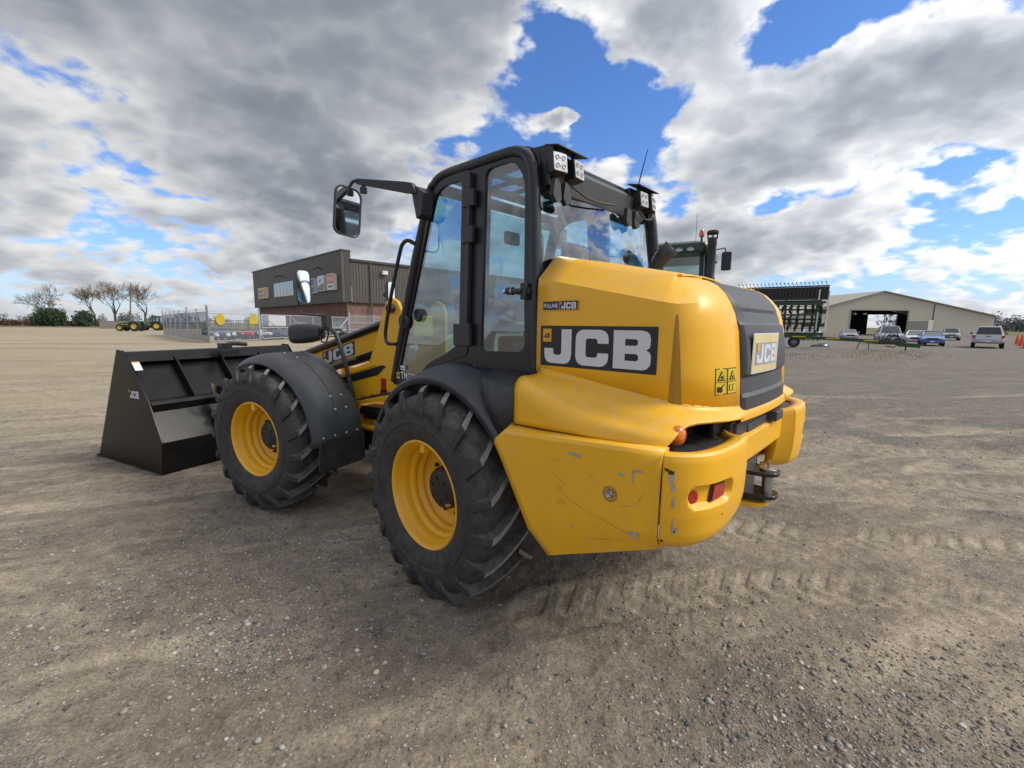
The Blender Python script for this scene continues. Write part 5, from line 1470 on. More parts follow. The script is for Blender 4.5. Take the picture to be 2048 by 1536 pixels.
def car(name, label, cat, loc, heading, kind, paint, group='cars parked on the gravel lot'):
    """x forward; heading = direction the nose points, degrees clockwise from +Y"""
    rz = R_(90 - heading)
    root = empty(name, (*loc, 0), rz, label, cat, group)
    P = {'sedan': dict(L=4.7, W=.91, hood=.98, belt=1.0, roof=1.46, tail=1.05, g0=(1.05, -1.55), g1=(.30, -1.0), r=.33, gc=.26),
         'suv': dict(L=4.8, W=.95, hood=1.10, belt=1.12, roof=1.76, tail=1.12, g0=(1.05, -2.22), g1=(.42, -1.95), r=.37, gc=.32),
         'pickup': dict(L=5.8, W=1.0, hood=1.20, belt=1.22, roof=1.92, tail=1.22, g0=(1.15, -.55), g1=(.50, -.35), r=.40, gc=.42)}[kind]
    L, W = P['L'] / 2, P['W']; gc = P['gc']
    if kind == 'pickup':
        g0, g1 = (1.05, -1.10), (.40, -.90)
    else: g0, g1 = P['g0'], P['g1']
    b = MB(); st = [(-L, .72, .84), (-L + .10, .93, .97), (-L + .5, 1.0, 1.0), (-.8, 1.0, 1.0), (.6, 1.0, 1.0), (1.1, 1.0, .995), (L - .55, .985, .955), (L - .18, .94, .87), (L, .80, .74)]
    rings = []
    for x, wy, hz in st:
        top = P['tail'] if x < g0[1] else (P['belt'] if x < g0[0] else P['hood'])
        if x > g0[0]: top = P['hood'] - (x - g0[0]) * .07
        zt = gc + (top - gc) * hz; w = W * wy; zb = gc + (.10 if abs(x) > L - .15 else 0)
        m_ = (zb + zt) / 2
        rings.append([(x, -w * .90, zb), (x, w * .90, zb), (x, w, zb + .12), (x, w, m_ + .06), (x, w * .97, zt - .10), (x, w * .86, zt), (x, -w * .86, zt), (x, -w * .97, zt - .10), (x, -w, m_ + .06), (x, -w, zb + .12)])
    b.loft(rings, True, 0, True)
    body = b.build('body', paint, root, bevel=.03, smooth=50)
    # cabin: glazed sides, roof skin, pillars
    zb, zr = P['belt'] - .02, P['roof']; wb, wr = W * .86, W * .68
    base = [(g0[0], wb), (g0[1], wb), (g0[1], -wb), (g0[0], -wb)]; top = [(g1[0], wr), (g1[1], wr), (g1[1], -wr), (g1[0], -wr)]
    c = MB()
    for i, nm in ((0, 'side_window'), (1, 'rear_window'), (2, 'side_window'), (3, 'windscreen')):
        q = MB(); j = (i + 1) % 4
        q.add([(*base[i], zb), (*base[j], zb), (*top[j], zr - .05), (*top[i], zr - .05)], [(0, 1, 2, 3)]); q.build(nm, 'car_glass', root, smooth=0)
    for i in range(4): c.bar((*base[i], zb), (*top[i], zr - .03), .09, .07)
    for x0, x1 in (((g0[0] + g0[1]) / 2, (g1[0] + g1[1]) / 2),):
        for s in (1, -1): c.bar((x0, s * wb, zb), (x1, s * wr, zr - .03), .08, .05)
    rr_ = rrect(g1[0] - g1[1] + .10, wr * 2 + .08, .12, 4); cx = (g1[0] + g1[1]) / 2
    c.loft([[(x + cx, y, zr - .07) for x, y in rr_], [(x * .97 + cx, y * .95, zr - .01) for x, y in rr_], [(x * .85 + cx, y * .80, zr + .015) for x, y in rr_]], True, 0, True)
    c.build('roof', paint, root, bevel=.01)
    if kind == 'pickup':
        k = MB(); k.box(-L + .10, -1.15, -W * .80, W * .80, P['tail'] - .45, P['tail'] + .012); k.build('cargo_bed', 'car_trim', root)
        k = MB(); k.box(-L - .035, -L + .06, -W * .78, W * .78, .78, P['tail'] - .02); k.build('tailgate', paint, root, bevel=.02)
        k = MB(); k.box(-L - .045, -L - .03, -.14, .14, 1.02, 1.09); k.build('tailgate_handle', 'car_trim', root, bevel=.01)
        k = MB(); k.box(-L - .16, -L + .05, -W * .95, W * .95, .50, .70); k.build('rear_bumper', 'disc_steel', root, bevel=.03)
        k = MB(); k.box(-L - .165, -L - .15, -.17, .17, .54, .68); k.build('number_plate', 'plate_white', root)
    else:
        k = MB(); k.box(-L - .03, -L + .1, -W * .80, W * .80, gc + .10, gc + .34); k.build('rear_bumper', paint, root, bevel=.04)
        k = MB(); k.box(-L - .02, -L + .02, -.26, .26, .74, .86); k.build('number_plate', 'plate_white', root)
    for s in (1, -1):
        k = MB(); hgt = .26 if kind != 'sedan' else .15; z0 = P['tail'] - hgt - (.12 if kind != 'pickup' else .06)
        k.box(-L - .04, -L + .10, s * W * .98, s * W * .80, z0, z0 + hgt); k.build('tail_lamp', 'tail_lens', root, bevel=.02)
        k = MB(); hz_ = P['hood'] - .32
        k.prism(rpoly([(s * W * .92, hz_ + .14), (s * W * .52, hz_ + .06), (s * W * .50, hz_ - .03), (s * W * .90, hz_ + .0)], .02, 2), 'x', L - .16, L - .01 if kind != 'pickup' else L + .01); k.build('head_lamp', 'head_lens', root, bevel=.01)
        k = MB(); k.box(g0[0] - .30, g0[0] - .10, s * (W + .02), s * (W + .19), P['belt'] - .02, P['belt'] + .14); k.build('wing_mirror', paint if kind != 'pickup' else 'car_trim', root, bevel=.03)
    k = MB(); k.box(L - .06, L + .012, -W * .46, W * .46, P['hood'] - .40, P['hood'] - .20); k.build('grille', 'car_trim', root, bevel=.02)
    k = MB(); k.box(L - .16, L + .02, -W * .72, W * .72, gc + .05, gc + .24); k.build('front_bumper', 'car_trim' if kind != 'sedan' else paint, root, bevel=.05)
    k = MB(); k.box(L + .02, L + .035, -.16, .16, gc + .12, gc + .26); k.build('front_plate', 'plate_white', root)
    for x in (L - .92, -L + .98):
        for s in (1, -1):
            a = MB(); a.lathe([(P['r'] * 1.16, -.02), (P['r'] * 1.16, .012), (P['r'] * .98, .012), (P['r'] * .98, -.02)], (x, s * (W - .005) if s > 0 else -(W - .005), P['r'] + .01), 'y', 22); a.build('wheel_arch', 'car_trim', root)
            fwheel(root, x, s * (W - .11), P['r'], .24)
    return root
GP = 'cars parked on the gravel lot'
car('pickup_truck', 'white pickup truck with its tailgate toward the loader, beside the orange cones', 'pickup truck', (44.1, 40.6), 47, 'pickup', 'car_white')
car('parked_car', 'bright blue sedan parked facing the loader', 'car', (42.3, 44.2), 221, 'sedan', 'car_blue')
car('parked_car', 'white sedan half hidden behind the blue sedan', 'car', (44.0, 47.8), 222, 'sedan', 'car_white')
car('pickup_truck', 'silver pickup truck facing the loader behind the implement hitch', 'pickup truck', (41.4, 48.2), 214, 'pickup', 'car_silver')
car('sport_utility_vehicle', 'silver sport utility vehicle parked between the blue sedan and the white pickup', 'SUV', (64.6, 64.6), 222, 'suv', 'car_silver')
car('parked_car', 'silver sedan parked in front of the open shed door', 'car', (47.6, 62.0), 212, 'sedan', 'car_silver')
car('parked_car', 'white sedan parked behind the green tillage tongue', 'car', (40.6, 60.0), 205, 'sedan', 'car_white')
car('sport_utility_vehicle', 'white sport utility vehicle parked at the left corner of the shed door', 'SUV', (53.5, 78.0), 205, 'suv', 'car_white')
car('parked_car', 'pale car glimpsed behind the stacked tillage discs', 'car', (33.5, 58.5), 200, 'sedan', 'car_white')
t = empty('box_trailer', (59.0, 63.6, 0), R_(38), 'grey box trailer parked against the beige shed', 'trailer')
k = MB(); k.box(-1.6, 1.6, -1.1, 1.1, .55, 2.75); k.build('box', 'shed_trim', t, bevel=.04)
k = MB(); k.box(-1.63, 1.63, -1.13, 1.13, 2.70, 2.80); k.build('roof_rail', 'sign_white', t, bevel=.02)
for yy in (1.13, -1.13): fwheel(t, 0, yy, .36, .22)
k = MB(); k.bar((1.6, 0, .55), (2.7, 0, .5), .1); k.build('tongue', 'car_trim', t)

# orange cones and barrels along the lot
for i, (x, y, s) in enumerate(((46.6, 39.6, 1.3), (52.4, 45.0, 1.15), (57.6, 49.9, 1.05), (60.8, 52.0, 1.0))):
    t = empty('traffic_cone', (x, y, 0), 0, 'orange traffic cone standing at the edge of the gravel lot', 'traffic cone', 'orange cones by the white pickup')
    k = MB(); k.prism([(-.24, -.24), (.24, -.24), (.24, .24), (-.24, .24)], 'z', 0, .05); k.build('base', 'cone_orange', t, bevel=.01)
    k = MB(); k.lathe([(.17, .05), (.15, .35), (.09, .9), (.05, 1.0), (.001, 1.01)], (0, 0, 0), 'z', 16); k.build('cone', 'cone_orange', t)
    t.scale = (s, s, s)

# ------------------------------------------------------------------ tractors
def tractor(label, loc, heading, s=1.0, cabbed=True, big=False, group=None):
    root = empty('tractor', (*loc, 0), R_(90 - heading), label, 'tractor', group)
    root.scale = (s, s, s)
    rR, rF = (.98, .74) if big else (.80, .58)
    wb = 2.9 if big else 2.2; tw = .95 if big else .78
    for sg in (1, -1):
        lugged(root, 0, sg * tw, rR, .5 if big else .42); lugged(root, wb, sg * tw * .95, rF, .42 if big else .32)
        f = MB(); rings = []
        for i in range(13):
            a = R_(20 + 130 * i / 12); r = rR * 1.10; rings.append([(r * math.cos(a), sg * (tw + .24), rR + r * math.sin(a) - .03), (r * math.cos(a), sg * (tw + .22), rR + r * math.sin(a)), (r * math.cos(a), sg * (tw - .28), rR + r * math.sin(a))])
        f.loft(rings, False); f.build('fender', 'tractor_green', root, solid=.02)
    b = MB(); b.box(-.35, wb + .2, -.28, .28, rF * .8, rR * 1.15); b.box(-.3, .3, -tw, tw, rR - .12, rR + .12); b.box(wb - .12, wb + .12, -tw * .9, tw * .9, rF - .1, rF + .1); b.build('chassis', 'dark_steel', root, bevel=.03)
    h = MB(); hz = 1.95 if big else 1.5; rings = []
    for x, z, w in ((.75, hz, .44), (1.5, hz - .02, .43), (wb - .1, hz - .12, .40), (wb + .45, hz - .26, .36), (wb + .60, hz - .5, .33)):
        rings.append([(x, -w, rF * 1.05), (x, w, rF * 1.05), (x, w, z - .16), (x, w * .75, z), (x, -w * .75, z), (x, -w, z - .16)])
    h.loft(rings, True, 0, True); hd = h.build('hood', 'tractor_green', root, bevel=.03)
    k = MB(); k.box(wb + .55, wb + .62, -.26, .26, rF * 1.2, hz - .55); k.build('grille', 'car_trim', hd)
    for sg in (1, -1):
        k = MB(); k.box(1.0, wb, sg * .437, sg * .445, hz - .42, hz - .34); k.build('hood_stripe', 'tractor_yellow', hd)
    zf, zt = (1.55, 3.26) if big else (1.2, 2.42)
    hw = .82 if big else .62; x0, x1 = (-.75, .95) if big else (-.55, .65)
    if cabbed:
        c = MB()
        for sg in (1, -1):
            for xb, xt in ((x1, x1 - .12), (x0, x0 + .08), (.1, .1)): c.bar((xb, sg * hw, zf), (xt, sg * hw * .95, zt), .09, .09)
            c.bar((x0, sg * hw, zf), (x1, sg * hw, zf), .1, .1)
        c.box(x0, x1, -hw, hw, zf - .3, zf); c.box(x0 - .02, x0 + .06, -hw, hw, zf, zf + .25)
        cb = c.build('cab_frame', 'car_trim', root, bevel=.02)
        for sg in (1, -1):
            q = MB(); q.add([(x0, sg * hw, zf), (x1, sg * hw, zf), (x1 - .12, sg * hw * .95, zt), (x0 + .08, sg * hw * .95, zt)], [(0, 1, 2, 3)]); q.build('side_glass', 'tractor_glass', cb, smooth=0, recalc=False)
        for xb, xt, nm in ((x1 + .01, x1 - .11, 'windscreen'), (x0 - .01, x0 + .07, 'rear_glass')):
            q = MB(); q.add([(xb, -hw, zf), (xb, hw, zf), (xt, hw * .95, zt), (xt, -hw * .95, zt)], [(0, 1, 2, 3)]); q.build(nm, 'tractor_glass', cb, smooth=0, recalc=False)
        r = MB(); o = rrect(x1 - x0 + .28, hw * 2 + .22, .22, 5); cx = (x0 + x1) / 2
        r.loft([[(x + cx, y, zt - .06) for x, y in o], [(x * 1.02 + cx, y * 1.02, zt + .04) for x, y in o], [(x * .99 + cx, y * .98, zt + .14) for x, y in o], [(x * .86 + cx, y * .84, zt + .20) for x, y in o]], True, 0, True)
        ro = r.build('roof', 'tractor_roof', root, smooth=40)
        s_ = MB(); s_.box(x0 + .45, x0 + .95, -.25, .25, zf, zf + .35); s_.prism([(x0 + .40, zf + .3), (x0 + .52, zf + .3), (x0 + .42, zf + 1.0), (x0 + .32, zf + 1.0)], 'y', -.24, .24); s_.build('seat', 'seat_cloth', cb, bevel=.04)
        for xx, sgx in ((x0 - .13, -1), (x1 + .14, 1)):
            for yy in (.36, .58):
                for sg in (1, -1):
                    k = MB(); k.lathe([(.001, .02), (.06, .018), (.075, 0)], (0, 0, 0), 'x', 14); k.v = [(xx + sgx * (x + .01), sg * yy + y * 1.15, zt + .02 + z * .62) for x, y, z in k.v]; k.build('roof_lamp', 'lamp_lens', ro)
        for sg in (1, -1):
            m_ = MB(); yb = -hw if sg < 0 else hw
            m_.tube([(x0 + .05 if big else x1, yb, zt - .03), (x0 + .05 if big else x1, yb + sg * .38, zt + .02), (x0 + .05 if big else x1, yb + sg * .40, zt - .06)], .014, 6); ma = m_.build('mirror_arm', 'car_trim', root)
            m_ = MB(); m_.prism(rrect(.18, .36, .03, 3), 'x', -.05, .02); m_.xf(Matrix.Translation((x0 + .05 if big else x1, yb + sg * .42, zt - .24))); m_.build('mirror', 'car_trim', ma, bevel=.01)
    else:
        c = MB()
        for sg in (1, -1): c.bar((-.35, sg * .5, 1.2), (-.55, sg * .5, 1.75), .07)
        c.box(-.35, .15, -.25, .25, 1.1, 1.3); c.box(-.4, -.3, -.25, .25, 1.25, 1.65); c.bar((.55, 0, 1.2), (.4, 0, 1.55), .05); c.build('seat', 'seat_cloth', root, bevel=.03)
    if not big:
        e = MB(); e.tube([(1.2, .2, hz - .05), (1.2, .2, hz + .55)], .035, 8); e.build('exhaust', 'car_trim', root)
    return root, (x0, x1, hw, zf, zt)
tr, (x0, x1, hw, zf, zt) = tractor('large green tractor with a tall black exhaust stack standing behind the loader', (3.15, 9.55), 30, 1.0, True, True)
tr.location.x, tr.location.y = 3.55, 10.2
e = MB(); ex, ey = -.92, -.98
e.lathe([(.115, 1.9), (.12, 2.45), (.095, 2.66), (.080, 2.72), (.080, 3.30), (.086, 3.31), (.086, 3.46)], (ex, ey, 0), 'z', 20)
e.lathe([(.001, 3.60), (.08, 3.60), (.108, 3.585), (.112, 3.54), (.105, 3.53), (.08, 3.53)], (ex, ey, 0), 'z', 20)
for q in range(6):
    a = q * math.pi / 3; e.bar((ex + .098 * math.cos(a), ey + .098 * math.sin(a), 3.44), (ex + .098 * math.cos(a), ey + .098 * math.sin(a), 3.55), .016)
e.build('air_intake', 'car_trim', tr, smooth=45)
e = MB(); e.tube([(ex + .3, ey + .35, zt + .15), (ex + .3, ey + .35, zt + .75)], .004, 5); e.tube([(ex - .05, ey - .12, 2.62), (ex - .05, ey - .40, 2.35), (ex - .05, ey - .42, 2.1)], .012, 6); e.tube([(ex - .05, ey - .40, 2.35), (ex - .05, ey - .52, 2.33), (ex - .05, ey - .56, 2.05)], .012, 6); e.build('whip_aerial', 'car_trim', tr)
e = MB(); e.lathe([(.05, 0), (.055, .02), (.05, .10), (.03, .135), (.001, .14)], (ex + .16, ey + .22, zt + .27), 'z', 16); e.build('beacon', 'amber_lens', tr)
e = MB(); e.tube([(ex + .16, ey + .22, zt + .02), (ex + .16, ey + .22, zt + .27)], .02, 8); e.build('beacon_post', 'car_trim', tr)
tractor('small open-station green tractor with yellow wheels beside the grey storage container', (-65.3, 76.4), 262, 1.05, False, False, 'green tractors by the fenced compound')
tractor('small cabbed green tractor with yellow wheels beside the fenced compound', (-68.3, 84.6), 250, 1.05, True, False, 'green tractors by the fenced compound')

# ------------------------------------------------------------------ folded tillage implement
im = empty('disc_harrow', (23.0, 37.6, 0), math.atan2(-.56, .83), 'folded green disc harrow with stacked gangs and a long tongue', 'farm implement')
def gang(z, y, x0, x1, n, r):
    for k in range(n):
        x = x0 + (x1 - x0) * k / (n - 1)
        if k == 0:
            d = MB(); d.lathe([(.001, .06), (r * .4, .045), (r * .8, .012), (r, -.02), (r * .8, 0.0), (r * .4, .033), (.001, .048)], (0, 0, 0), 'x', 18); first = d.build('disc', 'dark_steel', im); first.location = (x, y, z); first.rotation_euler = (0, 0, R_(18))
        else:
            c = first.copy(); COL.objects.link(c); c.location = (x, y, z)
        b = MB(); b.bar((x, y, z), (x + .05, y + .12, z + .42), .05, .03); b.build('standard', 'dark_steel', im)
    b = MB(); b.bar((x0 - .1, y, z), (x1 + .1, y, z), .05); b.bar((x0 - .1, y + .12, z + .44), (x1 + .1, y + .12, z + .44), .14); b.build('gang_beam', 'tractor_green', im, bevel=.01)
gang(3.15, -.2, -3.2, 2.7, 12, .31); gang(2.30, -.25, -3.2, 2.7, 12, .31); gang(1.62, -.1, -3.2, 2.6, 12, .31); gang(2.75, .75, -3.3, 2.6, 13, .30); gang(1.95, .80, -3.3, 2.6, 13, .30); gang(3.45, .5, -3.3, 2.6, 13, .30)
# rolling basket on top: slats round two hoops and the spring tines above
for k in range(26):
    x = -3.4 + 6.4 * k / 25
    b = MB(); b.bar((x, -.25, 4.10), (x + .02, -.15, 5.05), .10, .05); b.build('basket_slat', 'dark_steel', im)
for k in range(23):
    x = -3.35 + 6.3 * k / 22
    b = MB(); b.tube([(x, -.1, 5.0), (x - .05, -.1, 5.18), (x - .12, -.1, 5.34)], .018, 5); b.box(x - .17, x - .07, -.15, -.05, 5.33, 5.40); b.build('spring_tine', 'dark_steel', im)
b = MB(); b.box(-3.5, 3.1, .05, .5, 4.12, 5.0); b.bar((-3.5, -.2, 4.02), (3.1, -.2, 4.02), .2, .16); b.bar((-3.5, -.15, 5.05), (3.1, -.15, 5.05), .1); b.build('wing_frame', 'dark_steel', im, bevel=.01)
b = MB(); b.bar((-3.3, .1, 3.75), (3.0, .1, 3.75), .18); b.bar((-3.2, .3, 1.15), (3.0, .2, 1.15), .25); b.bar((-2.5, .2, 1.1), (-2.5, .2, 4.0), .16); b.bar((.2, .2, 1.1), (.2, .2, 4.0), .16); b.bar((2.4, .2, 1.1), (2.4, .2, 4.6), .18); b.bar((1.4, .15, 1.9), (3.1, .15, 1.9), .2, .3); b.bar((1.6, .15, 3.0), (3.05, .15, 3.0), .2, .35)
b.build('main_frame', 'tractor_green', im, bevel=.012)
for x, z0, z1 in ((2.45, 1.5, 2.95), (3.05, 1.4, 3.0), (2.45, 3.9, 4.75), (3.1, 3.2, 4.6)):
    b = MB(); b.tube([(x, -.35, z0), (x + .03, -.35, z1)], .055, 8); b.build('hydraulic_ram', 'sign_white', im)
fwheel(im, -.2, -.9, .45, .32); fwheel(im, -1.2, .9, .45, .32); fwheel(im, 1.0, .9, .45, .32)
b = MB(); b.bar((-1.0, -.1, 1.02), (8.0, -.45, .62), .22, .26); b.bar((7.6, -.45, .5), (8.9, -.5, .42), .24, .3); b.build('tongue', 'tractor_green', im, bevel=.015)
for x in (.9, 3.2, 5.6): 
    k = MB(); z = 1.02 - (x + 1) / 9 * .4; k.box(x, x + .9, -.135 - (x + 1) / 9 * .35 - .11, -.13 - (x + 1) / 9 * .35 - .10, z - .04, z + .05); k.build('tongue_decal', 'tractor_yellow', im)
for k in range(3):
    b = MB(); b.tube([(6.6 + .2 * k, -.55, .65), (6.9 + .2 * k, -.62, 1.45 - .15 * k), (7.5 + .1 * k, -.62, 1.35 - .2 * k), (7.7, -.6, .7), (7.4, -.62, .25), (6.9 + .1 * k, -.6, .35)], .035, 6); b.build('hydraulic_hose', 'car_trim', im)
b = MB(); b.bar((8.1, -.5, .02), (8.1, -.5, .6), .08); b.bar((5.2, -.5, .05), (5.45, -.4, .8), .05); b.bar((5.95, -.5, .02), (5.9, -.4, .75), .05); b.build('jack_stand', 'dark_steel', im)
lm = MB(); lm.lathe([(.001, .34), (.3, .32), (.6, .24), (.82, .10), (.88, .0)], (0, 0, 0), 'z', 18); lm.v = [(x * .95, y * .6, max(0, z + (.05 * math.sin(x * 4)))) for x, y, z in lm.v]
o = lm.build('tarp_heap', 'tarp_black', None); o.location = (27.6, 39.2, 0); tag(o, 'low black covered heap lying on the gravel before the disc harrow tongue', 'tarp')

# ------------------------------------------------------------------ beige shed
sh = empty('shed', (0, 0, 0), 0, 'beige metal farm shed with a wide open doorway and low gable', 'shed')
Y0, Y1 = 95.0, 112.0
XL, XP, XR = 56.0, 79.3, 104.0; ZP, ZL_, ZR_ = 9.35, 2.9, 4.35
D0, D1, DZ = 72.9, 85.3, 5.4
def roofz(x): return ZP + (x - XP) * ((ZP - ZL_) / (XP - XL)) if x < XP else ZP - (x - XP) * ((ZP - ZR_) / (XR - XP))
k = MB()
def wallp(poly): 
    k.prism(poly, 'y', Y0, Y0 + .25)
wallp([(XL, 0), (D0, 0), (D0, roofz(D0)), (XL, roofz(XL))]); wallp([(D1, 0), (XR, 0), (XR, roofz(XR)), (D1, roofz(D1))]); wallp([(D0 + .001, DZ), (D1 - .001, DZ), (D1 - .001, roofz(D1)), (XP, ZP), (D0 + .001, roofz(D0))])
k.build('front_wall', 'shed_cladding', sh, smooth=0)
k = MB(); k.box(XL, XL + .2, Y0 + .25, Y1, 0, ZL_ - .02); k.build('side_wall', 'shed_cladding', sh)
k = MB(); k.box(XR - .2, XR, Y0 + .25, Y1, 0, ZR_ - .02); k.build('side_wall', 'shed_cladding', sh)
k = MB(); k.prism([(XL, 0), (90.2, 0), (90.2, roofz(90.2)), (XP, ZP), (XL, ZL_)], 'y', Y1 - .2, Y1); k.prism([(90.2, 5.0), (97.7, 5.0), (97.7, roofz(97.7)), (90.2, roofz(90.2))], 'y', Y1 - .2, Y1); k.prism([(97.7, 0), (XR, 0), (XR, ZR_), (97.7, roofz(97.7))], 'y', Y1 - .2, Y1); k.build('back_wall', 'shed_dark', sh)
k = MB(); k.prism([(XL - .5, ZL_ - .1), (XP, ZP + .06), (XR + .5, ZR_ - .05), (XR + .5, ZR_ + .12), (XP, ZP + .22), (XL - .5, ZL_ + .08)], 'y', Y0 - .4, Y1); k.build('roof', 'shed_trim', sh, smooth=0)
k = MB(); k.box(D0 - .2, D0, Y0 - .06, Y0, 0, DZ + .25); k.build('door_jamb', 'shed_trim', sh)
k = MB(); k.box(D1, D1 + .2, Y0 - .06, Y0, 0, DZ + .25); k.build('door_jamb', 'shed_trim', sh)
k = MB(); k.box(D0, D1, Y0 - .06, Y0, DZ, DZ + .25); k.build('door_header', 'shed_trim', sh)
k = MB(); k.box(90.6, 90.75, Y0 - .07, Y0, 0, roofz(90.7) - .2); k.build('downpipe', 'shed_dark', sh)
k = MB(); k.box(XL, XR, Y0 + .3, Y1 - .3, 0.02, .06); k.build('floor', 'concrete', sh)
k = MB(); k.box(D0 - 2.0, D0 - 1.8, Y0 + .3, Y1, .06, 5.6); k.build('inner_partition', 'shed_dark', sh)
for xx in (74.0, 76.2): 
    k = MB(); k.box(xx, xx + .5, Y0 + .5, Y0 + 1, DZ - .9, DZ - .55); k.build('lamp_box', 'shed_trim', sh)

# ------------------------------------------------------------------ dealership building
bd = empty('dealership_building', (-22.5, 60.0, 0), 0, 'dark brown metal clad building on a red brick base with lit sign boxes', 'building')
fd = Vector((-.715, .70, 0)); sdv = Vector((.70, .714, 0)); fn = Vector((-.70, -.715, 0)).normalized(); sn = Vector((.714, -.70, 0)).normalized()
def bq(d, n, u, z, o): p = d * u + n * o; return (p.x, p.y, z)
FL, SL_ = 38.5, 62.0
def slab(nm, mat, d, n, u0, u1, z0, z1, o0, o1, parent=bd, bevel=0):
    k = MB(); vs = [bq(d, n, u, z, o) for u in (u0, u1) for o in (o0, o1) for z in (z0, z1)]
    k.add(vs, [(0, 1, 3, 2), (4, 6, 7, 5), (0, 4, 5, 1), (2, 3, 7, 6), (0, 2, 6, 4), (1, 5, 7, 3)]); return k.build(nm, mat, parent, bevel=bevel, smooth=0)
def brickslab(d, n, u0, u1, z1):
    k = MB(); vs = [bq(d, n, u, z, 0) for u, z in ((u0, 0), (u1, 0), (u1, z1), (u0, z1))]
    return uvplane('brick_base', 'brick_wall', vs, [(u0, 0), (u1, 0), (u1, z1), (u0, z1)], bd)
brickslab(fd, fn, 0, FL, 4.6); brickslab(sdv, sn, 0, SL_, 4.6)
slab('facade', 'metal_cladding', fd, fn, -.3, FL, 4.6, 11.25, -.5, .7)
# ribbed side cladding as one folded sheet
k = MB(); a_ = []; pit = .42
n_ = int((SL_ - .6) / pit)
for i in range(n_):
    u = .6 + i * pit
    for du, o in ((0, .30), (.26, .30), (.30, .36), (.38, .36)): a_.append((u + du, o))
k.loft([[bq(sdv, sn, u, 4.6, o) for u, o in a_], [bq(sdv, sn, u, 10.1, o) for u, o in a_]], False); k.build('ribbed_cladding', 'metal_cladding', bd, smooth=0)
slab('eave', 'metal_trim', sdv, sn, .5, SL_, 10.02, 10.32, -1.0, .55); slab('base_flashing', 'metal_trim', sdv, sn, .5, SL_, 4.50, 4.66, 0.0, .40); slab('base_flashing', 'metal_trim', fd, fn, -.3, FL, 4.50, 4.66, 0.0, .78)
slab('corner_trim', 'metal_trim', sdv, sn, -.3, .55, 4.6, 11.3, -.5, .34); slab('coping', 'metal_trim', fd, fn, -.4, FL + .1, 11.2, 11.42, -.6, .78)
slab('downpipe', 'metal_trim', sdv, sn, 3.2, 3.42, .2, 10.0, .36, .5)
slab('flood_lamp', 'sign_white', sdv, sn, 5.0, 5.8, 8.6, 9.1, .4, .9)
slab('wall_lamp', 'sign_white', sdv, sn, 7.0, 7.35, 3.3, 3.6, .05, .3)
slab('roof', 'metal_trim', fd, fn, .1, FL, 9.9, 10.0, -44, -.6)
for i in range(6):
    u = 17.3 + i * 1.55
    w = slab('window', 'metal_trim', fd, fn, u - .04, u + 1.60, 6.0, 8.55, .68, .74); slab('pane', 'window_pane', fd, fn, u + .05, u + 1.50, 6.12, 8.45, .74, .76, w)
def bsign(nm, u0, u1, z0, z1, mat, depth=.55):
    s = slab('sign_box', 'sign_white', fd, fn, u0, u1, z0, z1, .72, .72 + depth); f = slab('sign_face', mat, fd, fn, u0 + .1, u1 - .1, z0 + .1, z1 - .1, .72 + depth, .74 + depth, s)
    return s, lambda u, v, l: bq(fd, fn, u1 - u * 1.0, z0 + v, .745 + depth + l)
s, t3 = bsign('sign', 1.2, 3.2, 6.2, 8.35, 'sign_white'); d = MB(); DS = ['sign_orange', 'sign_white', 'car_trim', 'sign_blue', 'sign_amber', 'sign_grey']
rect(d, layered(t3, 3), .1, .85, 2.0, 1.2, 0); text(d, layered(t3, 8), 'STIHL', .25, 1.2, 1.7, .5, 1, .03); rect(d, layered(t3, 3), .5, .35, 1.2, .22, 2); d.build('sign_print', DS, s, smooth=0, recalc=False)
s, t3 = bsign('sign', 4.2, 6.4, 6.2, 8.3, 'sign_white'); d = MB()
d.add([layered(t3, 3)(*p) for p in ((.1, .1), (2.1, .1), (2.1, 1.1), (.1, .6))], [(0, 1, 2, 3)], 5); d.add([layered(t3, 5)(*p) for p in ((.5, 1.4), (.9, 1.45), (1.3, 1.7), (1.2, 1.4), (1.0, 1.25))], [(0, 1, 2, 3, 4)], 2); d.build('sign_print', DS, s, smooth=0, recalc=False)
s, t3 = bsign('sign', 7.6, 9.8, 6.0, 8.1, 'sign_blue'); d = MB(); rect(d, layered(t3, 3), .3, .9, 1.7, .18, 1); d.build('sign_print', DS, s, smooth=0, recalc=False)
s, t3 = bsign('sign', 29.5, 34.8, 6.1, 8.0, 'sign_amber', .3); d = MB(); rect(d, layered(t3, 3), .25, .4, 1.9, 1.05, 5); rect(d, layered(t3, 3), 2.2, .4, 1.8, 1.05, 5); text(d, layered(t3, 8), 'FULLINE', .32, .65, 1.75, .5, 1, .03); letters(d, layered(t3, 8), 2.35, .58, 1.5, .7, 1); d.build('sign_print', DS, s, smooth=0, recalc=False)
for u in (6.0, 22.0): 
    k = MB(); k.tube([bq(fd, fn, u, 9.3, .7), bq(fd, fn, u, 9.5, 1.3), bq(fd, fn, u + .5, 9.2, 1.7)], .09, 6); k.build('gooseneck_lamp', 'car_trim', bd)
an = MB(); an.tube([bq(fd, fn, 12.5, 10.9, -1.0), bq(fd, fn, 12.5, 15.2, -1.0)], .05, 6); an.bar(bq(fd, fn, 12.1, 14.9, -1.0), bq(fd, fn, 12.9, 14.9, -1.0), .06); an.build('roof_aerial', 'galvanised', bd)

